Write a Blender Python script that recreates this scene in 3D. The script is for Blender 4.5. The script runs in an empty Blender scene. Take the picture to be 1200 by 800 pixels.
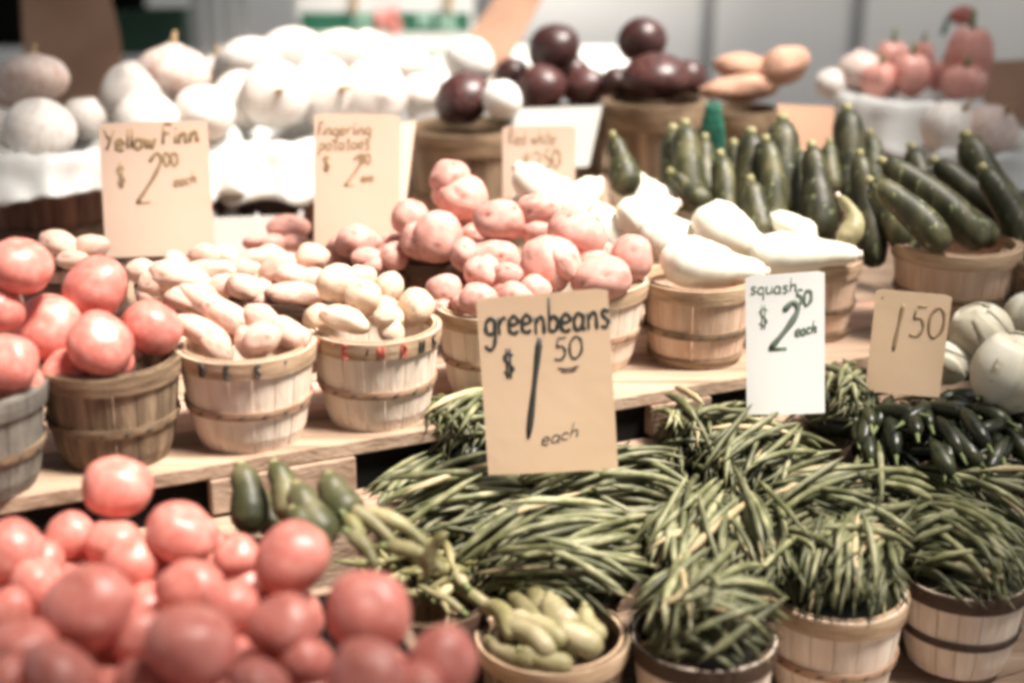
import bpy, math, random
from mathutils import Vector, Matrix, noise
random.seed(11)
S = bpy.context.scene
COL = S.collection
PI = math.pi

# ------------------------------------------------------------ camera, world, sun, exposure
F = 1667.0                                   # focal length in pixels of the 1200 px wide photograph
PITCH = math.radians(18.0)
CAMZ = 1.45
cd = bpy.data.cameras.new("camera"); cam = bpy.data.objects.new("camera", cd); COL.objects.link(cam)
cam.location = (0, 0, CAMZ); cam.rotation_euler = (PI/2 - PITCH, 0, 0)
cd.sensor_width = 36; cd.lens = 50; cd.clip_start = 0.05; cd.clip_end = 500
cd.dof.use_dof = True; cd.dof.focus_distance = 1.95; cd.dof.aperture_fstop = 1.4
S.camera = cam
W_ = bpy.data.worlds.new("World"); S.world = W_; W_.use_nodes = True
nt = W_.node_tree
sky = nt.nodes.new("ShaderNodeTexSky"); sky.sky_type = 'NISHITA'; sky.sun_disc = False
SUN_EL, SUN_AZ = math.radians(64), math.radians(112)      # azimuth from +Y towards +X
sky.sun_elevation = SUN_EL; sky.sun_rotation = SUN_AZ; sky.air_density = 1.0; sky.dust_density = 5.0; sky.ozone_density = 0.4
bg = nt.nodes["Background"]; bg.inputs[1].default_value = 0.09
hs_ = nt.nodes.new('ShaderNodeHueSaturation'); hs_.inputs['Saturation'].default_value = .14      # hazy overcast: nearly colourless sky
nt.links.new(sky.outputs[0], hs_.inputs['Color']); nt.links.new(hs_.outputs[0], bg.inputs[0])
sl = bpy.data.lights.new("sun", 'SUN'); sl.energy = 5.0; sl.angle = math.radians(14); sl.color = (1.0, 0.92, 0.83)
so = bpy.data.objects.new("sun", sl); COL.objects.link(so)
sdir = Vector((math.sin(SUN_AZ)*math.cos(SUN_EL), math.cos(SUN_AZ)*math.cos(SUN_EL), math.sin(SUN_EL)))
so.rotation_euler = sdir.to_track_quat('Z', 'Y').to_euler(); so.location = (2, -2, 5)
S.view_settings.view_transform = 'Standard'; S.view_settings.look = 'None'
S.view_settings.exposure = 1.15; S.view_settings.gamma = 1.0
S.cycles.pixel_filter_type = 'GAUSSIAN'; S.cycles.filter_width = 4.2
S.cycles.max_bounces = 6

# ------------------------------------------------------------ pixel helpers (1200x800 photograph)
FW = Vector((0, math.cos(PITCH), -math.sin(PITCH))); UP = Vector((0, math.sin(PITCH), math.cos(PITCH))); RT = Vector((1, 0, 0))
CAM = Vector((0, 0, CAMZ))
def ray(x, y): return FW + RT*((x-600)/F) + UP*((400-y)/F)
def at(x, y, d): return CAM + ray(x, y)*d                       # d = depth along the view axis
def onz(x, y, z):
    r = ray(x, y); return CAM + r*((z-CAMZ)/r.z)
def depth(p): return (p-CAM).dot(FW)
U = (onz(1012, 419, .76) - onz(11, 584, .76)).normalized(); N = Vector((U.y, -U.x, 0))   # along the stall / towards the customer
TANG = math.atan2(U.y, U.x)

# ------------------------------------------------------------ materials
MATS = {}
def mat(name, cols, scale=6, rough=.6, bump=0.0, bscale=None, detail=4, stretch=None, spec=.4, spots=None, sss=0, obj=False, vary=0.0, coat=0):
    if name in MATS: return MATS[name]
    m = bpy.data.materials.new(name); m.use_nodes = True; t = m.node_tree; L = t.links.new
    b = t.nodes["Principled BSDF"]; b.inputs["Roughness"].default_value = rough; b.inputs["Specular IOR Level"].default_value = spec
    if coat: b.inputs["Coat Weight"].default_value = coat; b.inputs["Coat Roughness"].default_value = .25
    tc = t.nodes.new("ShaderNodeTexCoord"); mp = t.nodes.new("ShaderNodeMapping"); L(tc.outputs["Object"], mp.inputs[0])
    if stretch: mp.inputs["Scale"].default_value = stretch
    oi = t.nodes.new("ShaderNodeObjectInfo"); L(oi.outputs["Random"], mp.inputs["Location"]) if not obj else None
    n = t.nodes.new("ShaderNodeTexNoise"); n.inputs["Scale"].default_value = scale; n.inputs["Detail"].default_value = detail; L(mp.outputs[0], n.inputs[0])
    r = t.nodes.new("ShaderNodeValToRGB"); L(n.outputs[0], r.inputs[0])
    el = r.color_ramp.elements
    while len(el) < len(cols): el.new(.5)
    for i, c in enumerate(cols):
        el[i].position = .3 + .4*i/max(1, len(cols)-1); el[i].color = (*c, 1)
    out = r.outputs[0]
    if spots:                                                 # small marks of another colour
        sc, th, colr = spots
        v = t.nodes.new("ShaderNodeTexNoise"); v.inputs["Scale"].default_value = sc; v.inputs["Detail"].default_value = 1; L(mp.outputs[0], v.inputs[0])
        rr = t.nodes.new("ShaderNodeValToRGB"); rr.color_ramp.elements[0].position = th; rr.color_ramp.elements[1].position = th+.05; L(v.outputs[0], rr.inputs[0])
        mx = t.nodes.new("ShaderNodeMix"); mx.data_type = 'RGBA'; L(rr.outputs[0], mx.inputs[0]); L(out, mx.inputs[6]); mx.inputs[7].default_value = (*colr, 1); out = mx.outputs[2]
    if vary:
        hs = t.nodes.new("ShaderNodeHueSaturation"); ma = t.nodes.new("ShaderNodeMapRange"); L(oi.outputs["Random"], ma.inputs[0])
        ma.inputs[3].default_value = 1-vary; ma.inputs[4].default_value = 1+vary; L(ma.outputs[0], hs.inputs["Value"]); L(out, hs.inputs["Color"]); out = hs.outputs[0]
    at_ = t.nodes.new("ShaderNodeAttribute"); at_.attribute_name = "mark"     # eyes and scars on the skin, 0..1
    mk = t.nodes.new("ShaderNodeMix"); mk.data_type = 'RGBA'; mk.blend_type = 'MULTIPLY'; L(at_.outputs["Fac"], mk.inputs[0]); L(out, mk.inputs[6]); mk.inputs[7].default_value = (.32, .2, .14, 1)
    L(mk.outputs[2], b.inputs["Base Color"])
    if bump:
        nb = t.nodes.new("ShaderNodeTexNoise"); nb.inputs["Scale"].default_value = bscale or scale*4; nb.inputs["Detail"].default_value = 5; L(mp.outputs[0], nb.inputs[0])
        bp = t.nodes.new("ShaderNodeBump"); bp.inputs["Strength"].default_value = bump; bp.inputs["Distance"].default_value = .004; L(nb.outputs[0], bp.inputs["Height"]); L(bp.outputs[0], b.inputs["Normal"])
    if sss: b.inputs["Subsurface Weight"].default_value = sss; b.inputs["Subsurface Radius"].default_value = (.02, .008, .004); b.inputs["Subsurface Scale"].default_value = .5
    MATS[name] = m; return m
M = {
 'tomato': mat('tomato_skin', [(.54,.15,.12),(.61,.205,.165),(.68,.30,.25)], 3, .38, .05, 60, vary=.12, spec=.5),
 'red_potato': mat('red_potato_skin', [(.57,.26,.215),(.63,.325,.27),(.69,.40,.335)], 3, .55, .25, 90, vary=.14, spots=(70,.70,(.34,.14,.11))),
 'yellow_potato': mat('yellow_potato_skin', [(.58,.40,.275),(.70,.53,.39),(.77,.62,.49)], 18, .6, .3, 90, vary=.08, spots=(110,.68,(.42,.28,.17))),
 'fingerling': mat('fingerling_skin', [(.56,.33,.245),(.68,.44,.345),(.76,.55,.455)], 14, .6, .3, 80, vary=.1, spots=(90,.68,(.5,.28,.2))),
 'pale_squash': mat('pale_squash_skin', [(.80,.76,.62),(.85,.82,.72)], 10, .35, .05, 60, vary=.04),
 'squash_tip': mat('squash_tip', [(.75,.55,.45),(.8,.66,.56)], 20, .5),
 'zucchini': mat('zucchini_skin', [(.014,.016,.006),(.036,.036,.014),(.10,.09,.042)], 40, .5, .12, 200, stretch=(1,1,.12), vary=.35, spots=(130,.64,(.16,.18,.09))),
 'zucchini_end': mat('zucchini_end', [(.17,.16,.065),(.30,.27,.14)], 40, .6),
 'bean': mat('bean_skin', [(.05,.054,.022),(.12,.125,.055),(.29,.275,.16)], 30, .5, .25, 120, vary=.35, stretch=(1,1,1)),
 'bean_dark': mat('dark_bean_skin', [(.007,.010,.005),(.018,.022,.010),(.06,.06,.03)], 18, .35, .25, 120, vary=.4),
 'bean_dry': mat('bean_dry', [(.34,.27,.14),(.5,.4,.24)], 22, .6, .2, 120, vary=.2),
 'okra': mat('okra_skin', [(.08,.08,.03),(.17,.155,.065),(.36,.31,.18)], 12, .5, .3, 90, vary=.25),
 'cuke': mat('pale_cucumber_skin', [(.15,.135,.055),(.25,.22,.115),(.46,.38,.25)], 16, .5, .3, 90, vary=.2),
 'cuke_dark': mat('dark_cucumber_skin', [(.022,.026,.009),(.06,.062,.024),(.17,.155,.08)], 16, .5, .2, 90, vary=.2),
 'eggplant': mat('eggplant_skin', [(.020,.008,.008),(.05,.018,.017),(.12,.05,.042)], 6, .38, .05, 40, vary=.3, spec=.5),
 'white_eggplant': mat('white_eggplant_skin', [(.74,.72,.66),(.82,.80,.75)], 5, .35),
 'onion': mat('white_onion_skin', [(.62,.52,.45),(.73,.68,.63),(.78,.75,.71)], 7, .45, .2, 50, stretch=(1,1,.3), vary=.08),
 'onion_pink': mat('pink_onion_skin', [(.62,.40,.33),(.72,.57,.50),(.77,.69,.64)], 5, .45, .2, 50, stretch=(1,1,.3), vary=.08),
 'root': mat('dry_root', [(.30,.20,.10),(.48,.34,.18)], 30, .8),
 'sweet': mat('sweet_potato_skin', [(.40,.20,.13),(.55,.31,.21),(.62,.40,.29)], 14, .65, .3, 60, vary=.1),
 'pepper': mat('red_pepper_skin', [(.66,.27,.22),(.74,.40,.34)], 7, .3, vary=.1),
 'cabbage': mat('cabbage_leaf', [(.52,.46,.33),(.62,.58,.46),(.70,.68,.60)], 9, .5, .35, 25, vary=.05),
 'stem': mat('green_stem', [(.10,.14,.05),(.2,.22,.1)], 30, .6),
 'wood_light': mat('light_splint', [(.70,.56,.44),(.78,.65,.53),(.82,.72,.62)], 14, .65, .4, 60, stretch=(6,6,.5), vary=.06),
 'wood_pink': mat('pinkish_splint', [(.55,.36,.25),(.64,.46,.34),(.70,.54,.42)], 14, .65, .4, 60, stretch=(6,6,.5), vary=.08),
 'wood_hoop': mat('tan_hoop', [(.33,.21,.13),(.48,.335,.215),(.57,.42,.29)], 20, .65, .4, 60, stretch=(1,1,6)),
 'hoop_pink': mat('brown_hoop', [(.27,.15,.09),(.40,.25,.165),(.48,.33,.23)], 20, .65, .4, 60, stretch=(1,1,6)),
 'wood_old': mat('weathered_splint', [(.10,.065,.04),(.20,.14,.09),(.34,.25,.16)], 12, .75, .6, 60, stretch=(6,6,.6), vary=.2),
 'wood_oldhoop': mat('weathered_hoop', [(.12,.075,.04),(.22,.15,.09),(.34,.24,.15)], 20, .75, .5, 60, stretch=(1,1,6)),
 'wood_grey': mat('grey_splint', [(.11,.10,.085),(.2,.185,.155),(.28,.26,.22)], 12, .75, .6, 60, stretch=(6,6,.6), vary=.15),
 'wood_brown': mat('redbrown_splint', [(.05,.022,.015),(.10,.045,.03),(.16,.08,.055)], 12, .7, .5, 60, stretch=(6,6,.6), vary=.2),
 'wood_dark': mat('dark_hoop', [(.045,.025,.015),(.085,.05,.032)], 20, .6, .4, 60, stretch=(1,1,6)),
 'plank': mat('stall_plank', [(.20,.13,.085),(.34,.235,.165),(.45,.33,.24)], 9, .7, .5, 40, stretch=(.35,5,5), vary=.12),
 'plank_pink': mat('pinkish_plank', [(.48,.27,.19),(.60,.38,.28),(.66,.46,.34)], 9, .7, .4, 40, stretch=(.35,5,5), vary=.1),
 'card': mat('tan_card', [(.58,.41,.26),(.64,.465,.31),(.68,.50,.345)], 4, .8, .1, 50),
 'card_pink': mat('pinkish_card', [(.63,.45,.34),(.68,.50,.395)], 4, .8, .1, 50),
 'card_tan': mat('orange_tan_card', [(.40,.235,.15),(.46,.28,.185)], 4, .8),
 'card_white': mat('white_card', [(.80,.80,.77),(.83,.83,.80)], 4, .6),
 'card_brown': mat('brown_cardboard', [(.30,.17,.11),(.37,.22,.145),(.42,.26,.18)], 5, .85, .2, 40),
 'ink': mat('black_ink', [(.03,.035,.03),(.05,.05,.045)], 30, .5),
 'ink_faint': mat('faded_brown_ink', [(.24,.16,.08),(.32,.22,.12)], 30, .6),
 'ink_grey': mat('grey_green_ink', [(.12,.16,.12),(.2,.24,.19)], 30, .6),
 'ink_red': mat('red_ink', [(.42,.07,.05),(.5,.12,.09)], 30, .6),
 'black': mat('black_cloth_and_shade', [(.004,.004,.004),(.010,.009,.008)], 8, .95, spec=.1),  # curtain cloth; also painted shade in the table gap and tomato crate
 'steel': mat('dark_iron', [(.03,.03,.03),(.06,.055,.05)], 12, .5),
 'plastic': mat('white_plastic_film', [(.56,.56,.54),(.68,.68,.66)], 6, .35, .5, 22),
 'plastic_dimmed': mat('dimmed_plastic_film', [(.56,.56,.54),(.66,.66,.64)], 6, .4, .5, 22),  # copy of the white film, toned slightly darker for corner shade
 'net': mat('green_net', [(.015,.13,.085),(.03,.2,.13)], 20, .6, .8, 120),
 'wall': mat('white_wall_panel', [(.74,.74,.73),(.80,.80,.79)], 2, .55, obj=True),
 'wallseam': mat('wall_seam', [(.28,.28,.28),(.34,.34,.34)], 2, .5),
 'green': mat('green_print', [(.01,.09,.05),(.02,.14,.08)], 8, .6),
 'green_dark': mat('dark_green_plastic', [(.004,.025,.014),(.008,.04,.022)], 8, .5),
 'green_pale': mat('pale_green_print', [(.25,.42,.33),(.34,.5,.42)], 8, .6),
 'red_print': mat('red_print', [(.55,.16,.14),(.62,.24,.2)], 8, .6),
 'added_canopy': mat('added_canvas', [(.06,.07,.06),(.09,.10,.09)], 5, .9, obj=True),  # dark canvas of the added, unseen canopies
 'asphalt': mat('asphalt', [(.035,.035,.035),(.06,.058,.055)], 12, .9, .6, 80, obj=True),
 'paper': mat('grey_white_paper', [(.38,.38,.35),(.48,.48,.45)], 5, .7, .2, 30),
}

# ------------------------------------------------------------ mesh helpers
def mesh(name, V, Fc, m, smooth=True, marks=None):
    me = bpy.data.meshes.new(name); me.from_pydata([tuple(v) for v in V], [], Fc); me.materials.append(M[m] if isinstance(m, str) else m)
    if smooth: me.polygons.foreach_set("use_smooth", [True]*len(me.polygons))
    if marks:
        a = me.attributes.new("mark", 'FLOAT', 'POINT'); a.data.foreach_set("value", marks)
    me.update(); return me
def link(name, me, parent=None, loc=None, rot=None, mw=None):
    o = bpy.data.objects.new(name, me); COL.objects.link(o)
    if parent: o.parent = parent
    if mw is not None: o.matrix_basis = mw
    if loc is not None: o.location = loc
    if rot is not None: o.rotation_euler = rot
    return o
def tag(o, label=None, cat=None, group=None, kind=None):
    if label: o["label"] = label
    if cat: o["category"] = cat
    if group: o["group"] = group
    if kind: o["kind"] = kind
    return o
def empty(name, loc, rz=0, label=None, cat=None, group=None):
    o = bpy.data.objects.new(name, None); COL.objects.link(o); o.empty_display_size = .02
    o.location = loc; o.rotation_euler = (0, 0, rz); return tag(o, label, cat, group)
class B:                                                       # collects shapes into one mesh
    def __init__(s): s.V = []; s.F = []
    def add(s, V, Fc): n = len(s.V); s.V += [Vector(v) for v in V]; s.F += [tuple(i+n for i in f) for f in Fc]; return s
    def box(s, lo, hi):
        x0,y0,z0 = lo; x1,y1,z1 = hi
        return s.add([(x0,y0,z0),(x1,y0,z0),(x1,y1,z0),(x0,y1,z0),(x0,y0,z1),(x1,y0,z1),(x1,y1,z1),(x0,y1,z1)],
                     [(0,3,2,1),(4,5,6,7),(0,1,5,4),(1,2,6,5),(2,3,7,6),(3,0,4,7)])
    def tube(s, P, R, sides=8, flat=None, up=None, ribs=0):
        P = [Vector(p) for p in P]; n = len(P); V = []; Fc = []
        prev = None
        for i, p in enumerate(P):
            t = (P[min(i+1, n-1)] - P[max(i-1, 0)]); t = t.normalized() if t.length > 1e-9 else Vector((0,0,1))
            if up is not None: a = Vector(up).cross(t)
            elif prev is None: a = t.orthogonal()
            else: a = prev - t*prev.dot(t)
            a.normalize(); prev = a; b = t.cross(a)
            for k in range(sides):
                an = 2*PI*k/sides; rr = R[i]*(1+ribs*math.cos(5*an))
                V.append(p + a*math.cos(an)*rr + b*math.sin(an)*rr*(flat or 1))
        for i in range(n-1):
            for k in range(sides):
                k2 = (k+1) % sides; Fc.append((i*sides+k, i*sides+k2, (i+1)*sides+k2, (i+1)*sides+k))
        V += [P[0], P[-1]]
        for k in range(sides):
            k2 = (k+1) % sides; Fc.append((n*sides, k2, k)); Fc.append((n*sides+1, (n-1)*sides+k, (n-1)*sides+k2))
        return s.add(V, Fc)
    def ball(s, c, r, seg=12, rings=8):
        c = Vector(c); r = Vector(r) if hasattr(r, '__len__') else Vector((r, r, r)); P = [c+Vector((0,0,-r.z))]
        V = []; Fc = []
        for i in range(rings+1):
            th = PI*i/rings
            for k in range(seg):
                ph = 2*PI*k/seg; V.append((c.x+r.x*math.sin(th)*math.cos(ph), c.y+r.y*math.sin(th)*math.sin(ph), c.z-r.z*math.cos(th)))
        for i in range(rings):
            for k in range(seg):
                k2 = (k+1) % seg; Fc.append((i*seg+k, i*seg+k2, (i+1)*seg+k2, (i+1)*seg+k))
        return s.add(V, Fc)
    def me(s, name, m, smooth=True): return mesh(name, s.V, s.F, m, smooth)
def bevel(o, w, seg=2):
    b = o.modifiers.new("bevel", 'BEVEL'); b.width = w; b.segments = seg; b.limit_method = 'ANGLE'; return o
def sphere_grid(seg=28, rings=18):
    D = []; Fc = []
    for i in range(rings+1):
        th = PI*i/rings
        for k in range(seg): D.append(Vector((math.sin(th)*math.cos(2*PI*k/seg), math.sin(th)*math.sin(2*PI*k/seg), math.cos(th))))
    for i in range(rings):
        for k in range(seg):
            k2 = (k+1) % seg; Fc.append((i*seg+k, (i+1)*seg+k, (i+1)*seg+k2, i*seg+k2))
    return D, Fc
SG, SGF = sphere_grid()
def catmull(P, n=5):
    P = [Vector(p) for p in P]; Q = []
    for i in range(len(P)-1):
        a = P[max(i-1,0)]; b = P[i]; c = P[i+1]; d = P[min(i+2,len(P)-1)]
        for k in range(n):
            t = k/n; Q.append(.5*((2*b)+(c-a)*t+(2*a-5*b+4*c-d)*t*t+(3*b-a-3*c+d)*t**3))
    Q.append(P[-1]); return Q

# ------------------------------------------------------------ produce prototypes (unit radius, scaled per item)
def potato_mesh(name, m, seed, lump=.09, eyes=9):
    rnd = random.Random(seed); off = Vector((seed*3.7, seed*1.3, 0))
    E = [Vector((rnd.gauss(0,1), rnd.gauss(0,1), rnd.gauss(0,1))).normalized() for _ in range(eyes)]
    V = []; K = []
    for d in SG:
        r = 1 + lump*noise.noise(d*1.1+off)*1.6 + lump*.4*noise.noise(d*2.6+off)
        k = 0
        for e in E:
            a = d.angle(e); r -= .06*math.exp(-(a/.14)**2); k = max(k, math.exp(-(a/.11)**2))
        V.append(d*r); K.append(min(1, k*1.1))
    return mesh(name, V, SGF, m, marks=K)
def tomato_mesh(seed):
    rnd = random.Random(seed); off = Vector((seed*2.1, 5, seed)); lob = rnd.choice([4,5,6]); ph = rnd.random()*6
    V = []; K = []
    for d in SG:
        az = math.atan2(d.y, d.x); pol = math.acos(max(-1,min(1,d.z)))
        r = 1 + .10*noise.noise(d*1.1+off) + .03*math.cos(lob*az+ph)*math.sin(pol)**2*(.5+.5*d.z)
        r -= .10*math.exp(-(pol/.3)**2) + .05*math.exp(-((PI-pol)/.2)**2)
        V.append(Vector((d.x*r, d.y*r, d.z*r*.88))); K.append(math.exp(-((PI-pol)/.07)**2)*.7)
    return mesh("tomato", V, SGF, 'tomato', marks=K)
def globe_mesh(name, m, seed, tip=.22, squash=.92):
    off = Vector((seed*2.7, 1, seed)); V = []
    for d in SG:
        pol = math.acos(max(-1,min(1,d.z)))
        r = 1 + .06*noise.noise(d*1.2+off) + tip*math.exp(-(pol/.22)**2) + .07*math.exp(-((PI-pol)/.2)**2)
        V.append(Vector((d.x*r, d.y*r, d.z*r*squash)))
    return mesh(name, V, SGF, m)
PROTO = {
 'red': [potato_mesh('red_potato', 'red_potato', i, .085, 9) for i in range(8)],
 'yel': [potato_mesh('yellow_potato', 'yellow_potato', 20+i, .10, 6) for i in range(6)],
 'fin': [potato_mesh('fingerling_potato', 'fingerling', 40+i, .10, 6) for i in range(6)],
 'swe': [potato_mesh('sweet_potato', 'sweet', 60+i, .14, 6) for i in range(3)],
 'tom': [tomato_mesh(i) for i in range(7)],
 'egg': [globe_mesh('round_eggplant', 'eggplant', i, 0, .95) for i in range(4)],
 'weg': [globe_mesh('white_eggplant', 'white_eggplant', i+4, 0, .97) for i in range(2)],
 'oni': [globe_mesh('white_onion', 'onion', i+8, .16, .9) for i in range(4)],
 'onp': [globe_mesh('pink_onion', 'onion_pink', i+14, .2, .9) for i in range(3)],
}
NAMES = {'red':('red_potato','potato'),'yel':('yellow_potato','potato'),'fin':('fingerling_potato','potato'),'swe':('sweet_potato','sweet potato'),
 'tom':('tomato','tomato'),'egg':('round_eggplant','eggplant'),'weg':('white_eggplant','eggplant'),'oni':('white_onion','onion'),'onp':('pink_onion','onion')}
CAMROT = Matrix((RT, UP, -FW)).transposed()          # columns: right, up, back
rr = random.Random(5)
def item(kind, p, rx, ry=None, ang=0, label=None, group=None, rz=None, tilt=None):
    """one fruit or tuber as seen: half width rx, half height ry (metres), turned by ang degrees"""
    ry = ry or rx*rr.uniform(.92, 1.02); rz = rz or min(rx, ry)
    me = rr.choice(PROTO[kind])
    if kind == 'tom':                                # stem end turned to a side, as heaped
        q = Matrix.Rotation(math.radians(rr.uniform(-50, 50)), 3, 'Z') @ Matrix.Rotation(math.radians(rr.uniform(-110, -20) if tilt is None else tilt), 3, 'X')
        Rm = CAMROT @ Matrix.Rotation(math.radians(ang), 3, 'Z') @ Matrix.Diagonal((rx, ry, rz)) @ q
    elif kind in ('oni', 'onp', 'egg', 'weg'):
        q = Matrix.Rotation(math.radians(rr.uniform(-35, 35)), 3, 'X') @ Matrix.Rotation(math.radians(rr.uniform(-35, 35)), 3, 'Y')
        Rm = q @ Matrix.Diagonal((rx, rx, ry))
    else:
        spin = Matrix.Rotation(rr.uniform(0, 6.28), 3, 'X') @ (Matrix.Rotation(rr.choice([0, PI/2, PI]), 3, 'Z') if kind != 'fin' else Matrix.Identity(3))
        Rm = CAMROT @ Matrix.Rotation(math.radians(ang), 3, 'Z') @ Matrix.Diagonal((rx, ry, rz)) @ spin
    o = link(NAMES[kind][0], me, mw=Matrix.Translation(p) @ Rm.to_4x4())
    tag(o, label, NAMES[kind][1], group); return o
def dome_hit(x, y, C, R, H):
    """where the view ray through a pixel meets the heap's dome (its centre C at the basket rim)"""
    r = ray(x, y); s = Vector((1/R, 1/R, 1/H)); o = Vector((CAM-C)[i]*s[i] for i in range(3)) if False else Vector([(CAM-C)[i]*s[i] for i in range(3)])
    d = Vector([r[i]*s[i] for i in range(3)]); a = d.dot(d); b = 2*o.dot(d); c = o.dot(o)-1; D = b*b-4*a*c
    t = (-b - math.sqrt(D))/(2*a) if D > 0 else -b/(2*a)
    return CAM + r*t, t
def heap(kind, C, R, H, items, group, filler=0, flabel=None, fr=.03, fasp=1.0):
    for it in items:
        x, y, w = it[:3]; h = it[3] if len(it) > 3 and it[3] else None; ang = it[4] if len(it) > 4 else 0; lab = it[5] if len(it) > 5 else flabel
        k = it[6] if len(it) > 6 else kind
        p, t = dome_hit(x, y, C, R, H); item(k, p, w*.96*t/F, (h*.96*t/F if h else None), ang, lab, group)
    for i in range(filler):                          # the ones that show between the others
        a = i*2.399+rr.random(); q = math.sqrt((i+.5)/filler)*.82
        p = C + Vector((q*R*math.cos(a), q*R*math.sin(a), H*math.sqrt(max(0, 1-q*q)) - fr*1.35))
        item(kind, p, fr*fasp, fr, rr.uniform(-60, 60), flabel, group)

# ------------------------------------------------------------ splint baskets
BR, BH, NST = .085, .125, 18
def brad(t, k=0): return BR*(.76 + .24*max(t, 0)**.6)
def stave_mesh(m):
    b = B(); V = []; Fc = []; w = 2*PI/NST*.5*.965; nz = 7
    for side in (0, 1):
        for i in range(nz+1):
            t = i/nz
            for j in range(4):
                a = -w + 2*w*j/3; r = brad(t) - side*.0022 + (.0004 if j in (1, 2) else 0)
                V.append((r*math.cos(a), r*math.sin(a), BH*t))
    n = 4*(nz+1)
    for i in range(nz):
        for j in range(3):
            a = i*4+j; Fc.append((a, a+1, a+5, a+4)); Fc.append((n+a, n+a+4, n+a+5, n+a+1))
        Fc.append((i*4, i*4+4, n+i*4+4, n+i*4)); Fc.append((i*4+3, n+i*4+3, n+i*4+7, i*4+7))
    for j in range(3):
        Fc.append((j, n+j, n+j+1, j+1)); Fc.append((nz*4+j, nz*4+j+1, n+nz*4+j+1, n+nz*4+j))
    return mesh("stave", V, Fc, m, False)
def hoop_mesh(m, t0, t1, off=.0012, th=.0024, bow=.0006):
    V = []; Fc = []; n = 72
    for k in range(n):
        a = 2*PI*k/n; wob = .0003*math.sin(3*a)
        for (t, o) in ((t0, off), (t0, off+th), ((t0+t1)/2, off+th+bow), (t1, off+th), (t1, off)):
            r = brad(min(t,1)) + o + wob; V.append((r*math.cos(a), r*math.sin(a), BH*t))
    for k in range(n):
        k2 = (k+1) % n
        for j in range(5):
            j2 = (j+1) % 5; Fc.append((k*5+j, k2*5+j, k2*5+j2, k*5+j2))
    return mesh("hoop", V, Fc, m, False)
def staples_mesh(m, t):
    b = B()
    for k in range(NST):
        a = 2*PI*k/NST; r = brad(t)+.0042
        c = Vector((r*math.cos(a), r*math.sin(a), BH*t)); tan = Vector((-math.sin(a), math.cos(a), 0))*.0038 + Vector((0, 0, .0015))
        b.tube([c-tan, c, c+tan], [.0013]*3, 4)
    return b.me("staple", m)
def bottom_mesh(m):
    b = B(); n = 24; V = [((brad(0)-.003)*math.cos(2*PI*k/n), (brad(0)-.003)*math.sin(2*PI*k/n), z) for z in (.003, .008) for k in range(n)]
    b.add(V, [tuple(range(n))[::-1], tuple(range(n, 2*n))] + [(k, (k+1) % n, n+(k+1) % n, n+k) for k in range(n)])
    return b.me("basket_bottom", m, False)
_bc = {}
def bparts(wood, rim, band):
    key = (wood, rim, band)
    if key not in _bc:
        _bc[key] = dict(stave=stave_mesh(wood), rim=hoop_mesh(rim, .825, 1.0, .0014, .0026), inner=hoop_mesh(rim, .90, 1.012, -.0075, .0034, 0),
                        mid=hoop_mesh(band, .385, .47), low=hoop_mesh(band, .05, .12), bottom=bottom_mesh(wood), staple=staples_mesh('steel', .428))
    return _bc[key]
def basket(C, R, h, label, style=('wood_light','wood_hoop','wood_hoop'), group=None, full=True, rot=None, cat='basket', low=False):
    """C = rim centre"""
    if group == gK or (group == gB and C.z-h-SH > .02): h = C.z-SH-.002            # stands on the plank table
    e = empty('splint_basket', (C.x, C.y, C.z-h), rr.uniform(0, .3) if rot is None else rot, label, cat, group)
    e.scale = (R/BR, R/BR, h/BH); p = bparts(*style)
    for k in range(NST):
        o = link('stave', p['stave'], e, rot=(0, 0, 2*PI*k/NST)); o.scale = (1+rr.uniform(-.004, .004),)*2 + (1,)
    link('rim_hoop', p['rim'], e); link('inner_hoop', p['inner'], e); link('middle_hoop', p['mid'], e); link('basket_bottom', p['bottom'], e)
    if low: link('lower_hoop', p['low'], e)
    if full: tag(link('staple', p['staple'], e), kind='stuff')
    return e

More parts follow.
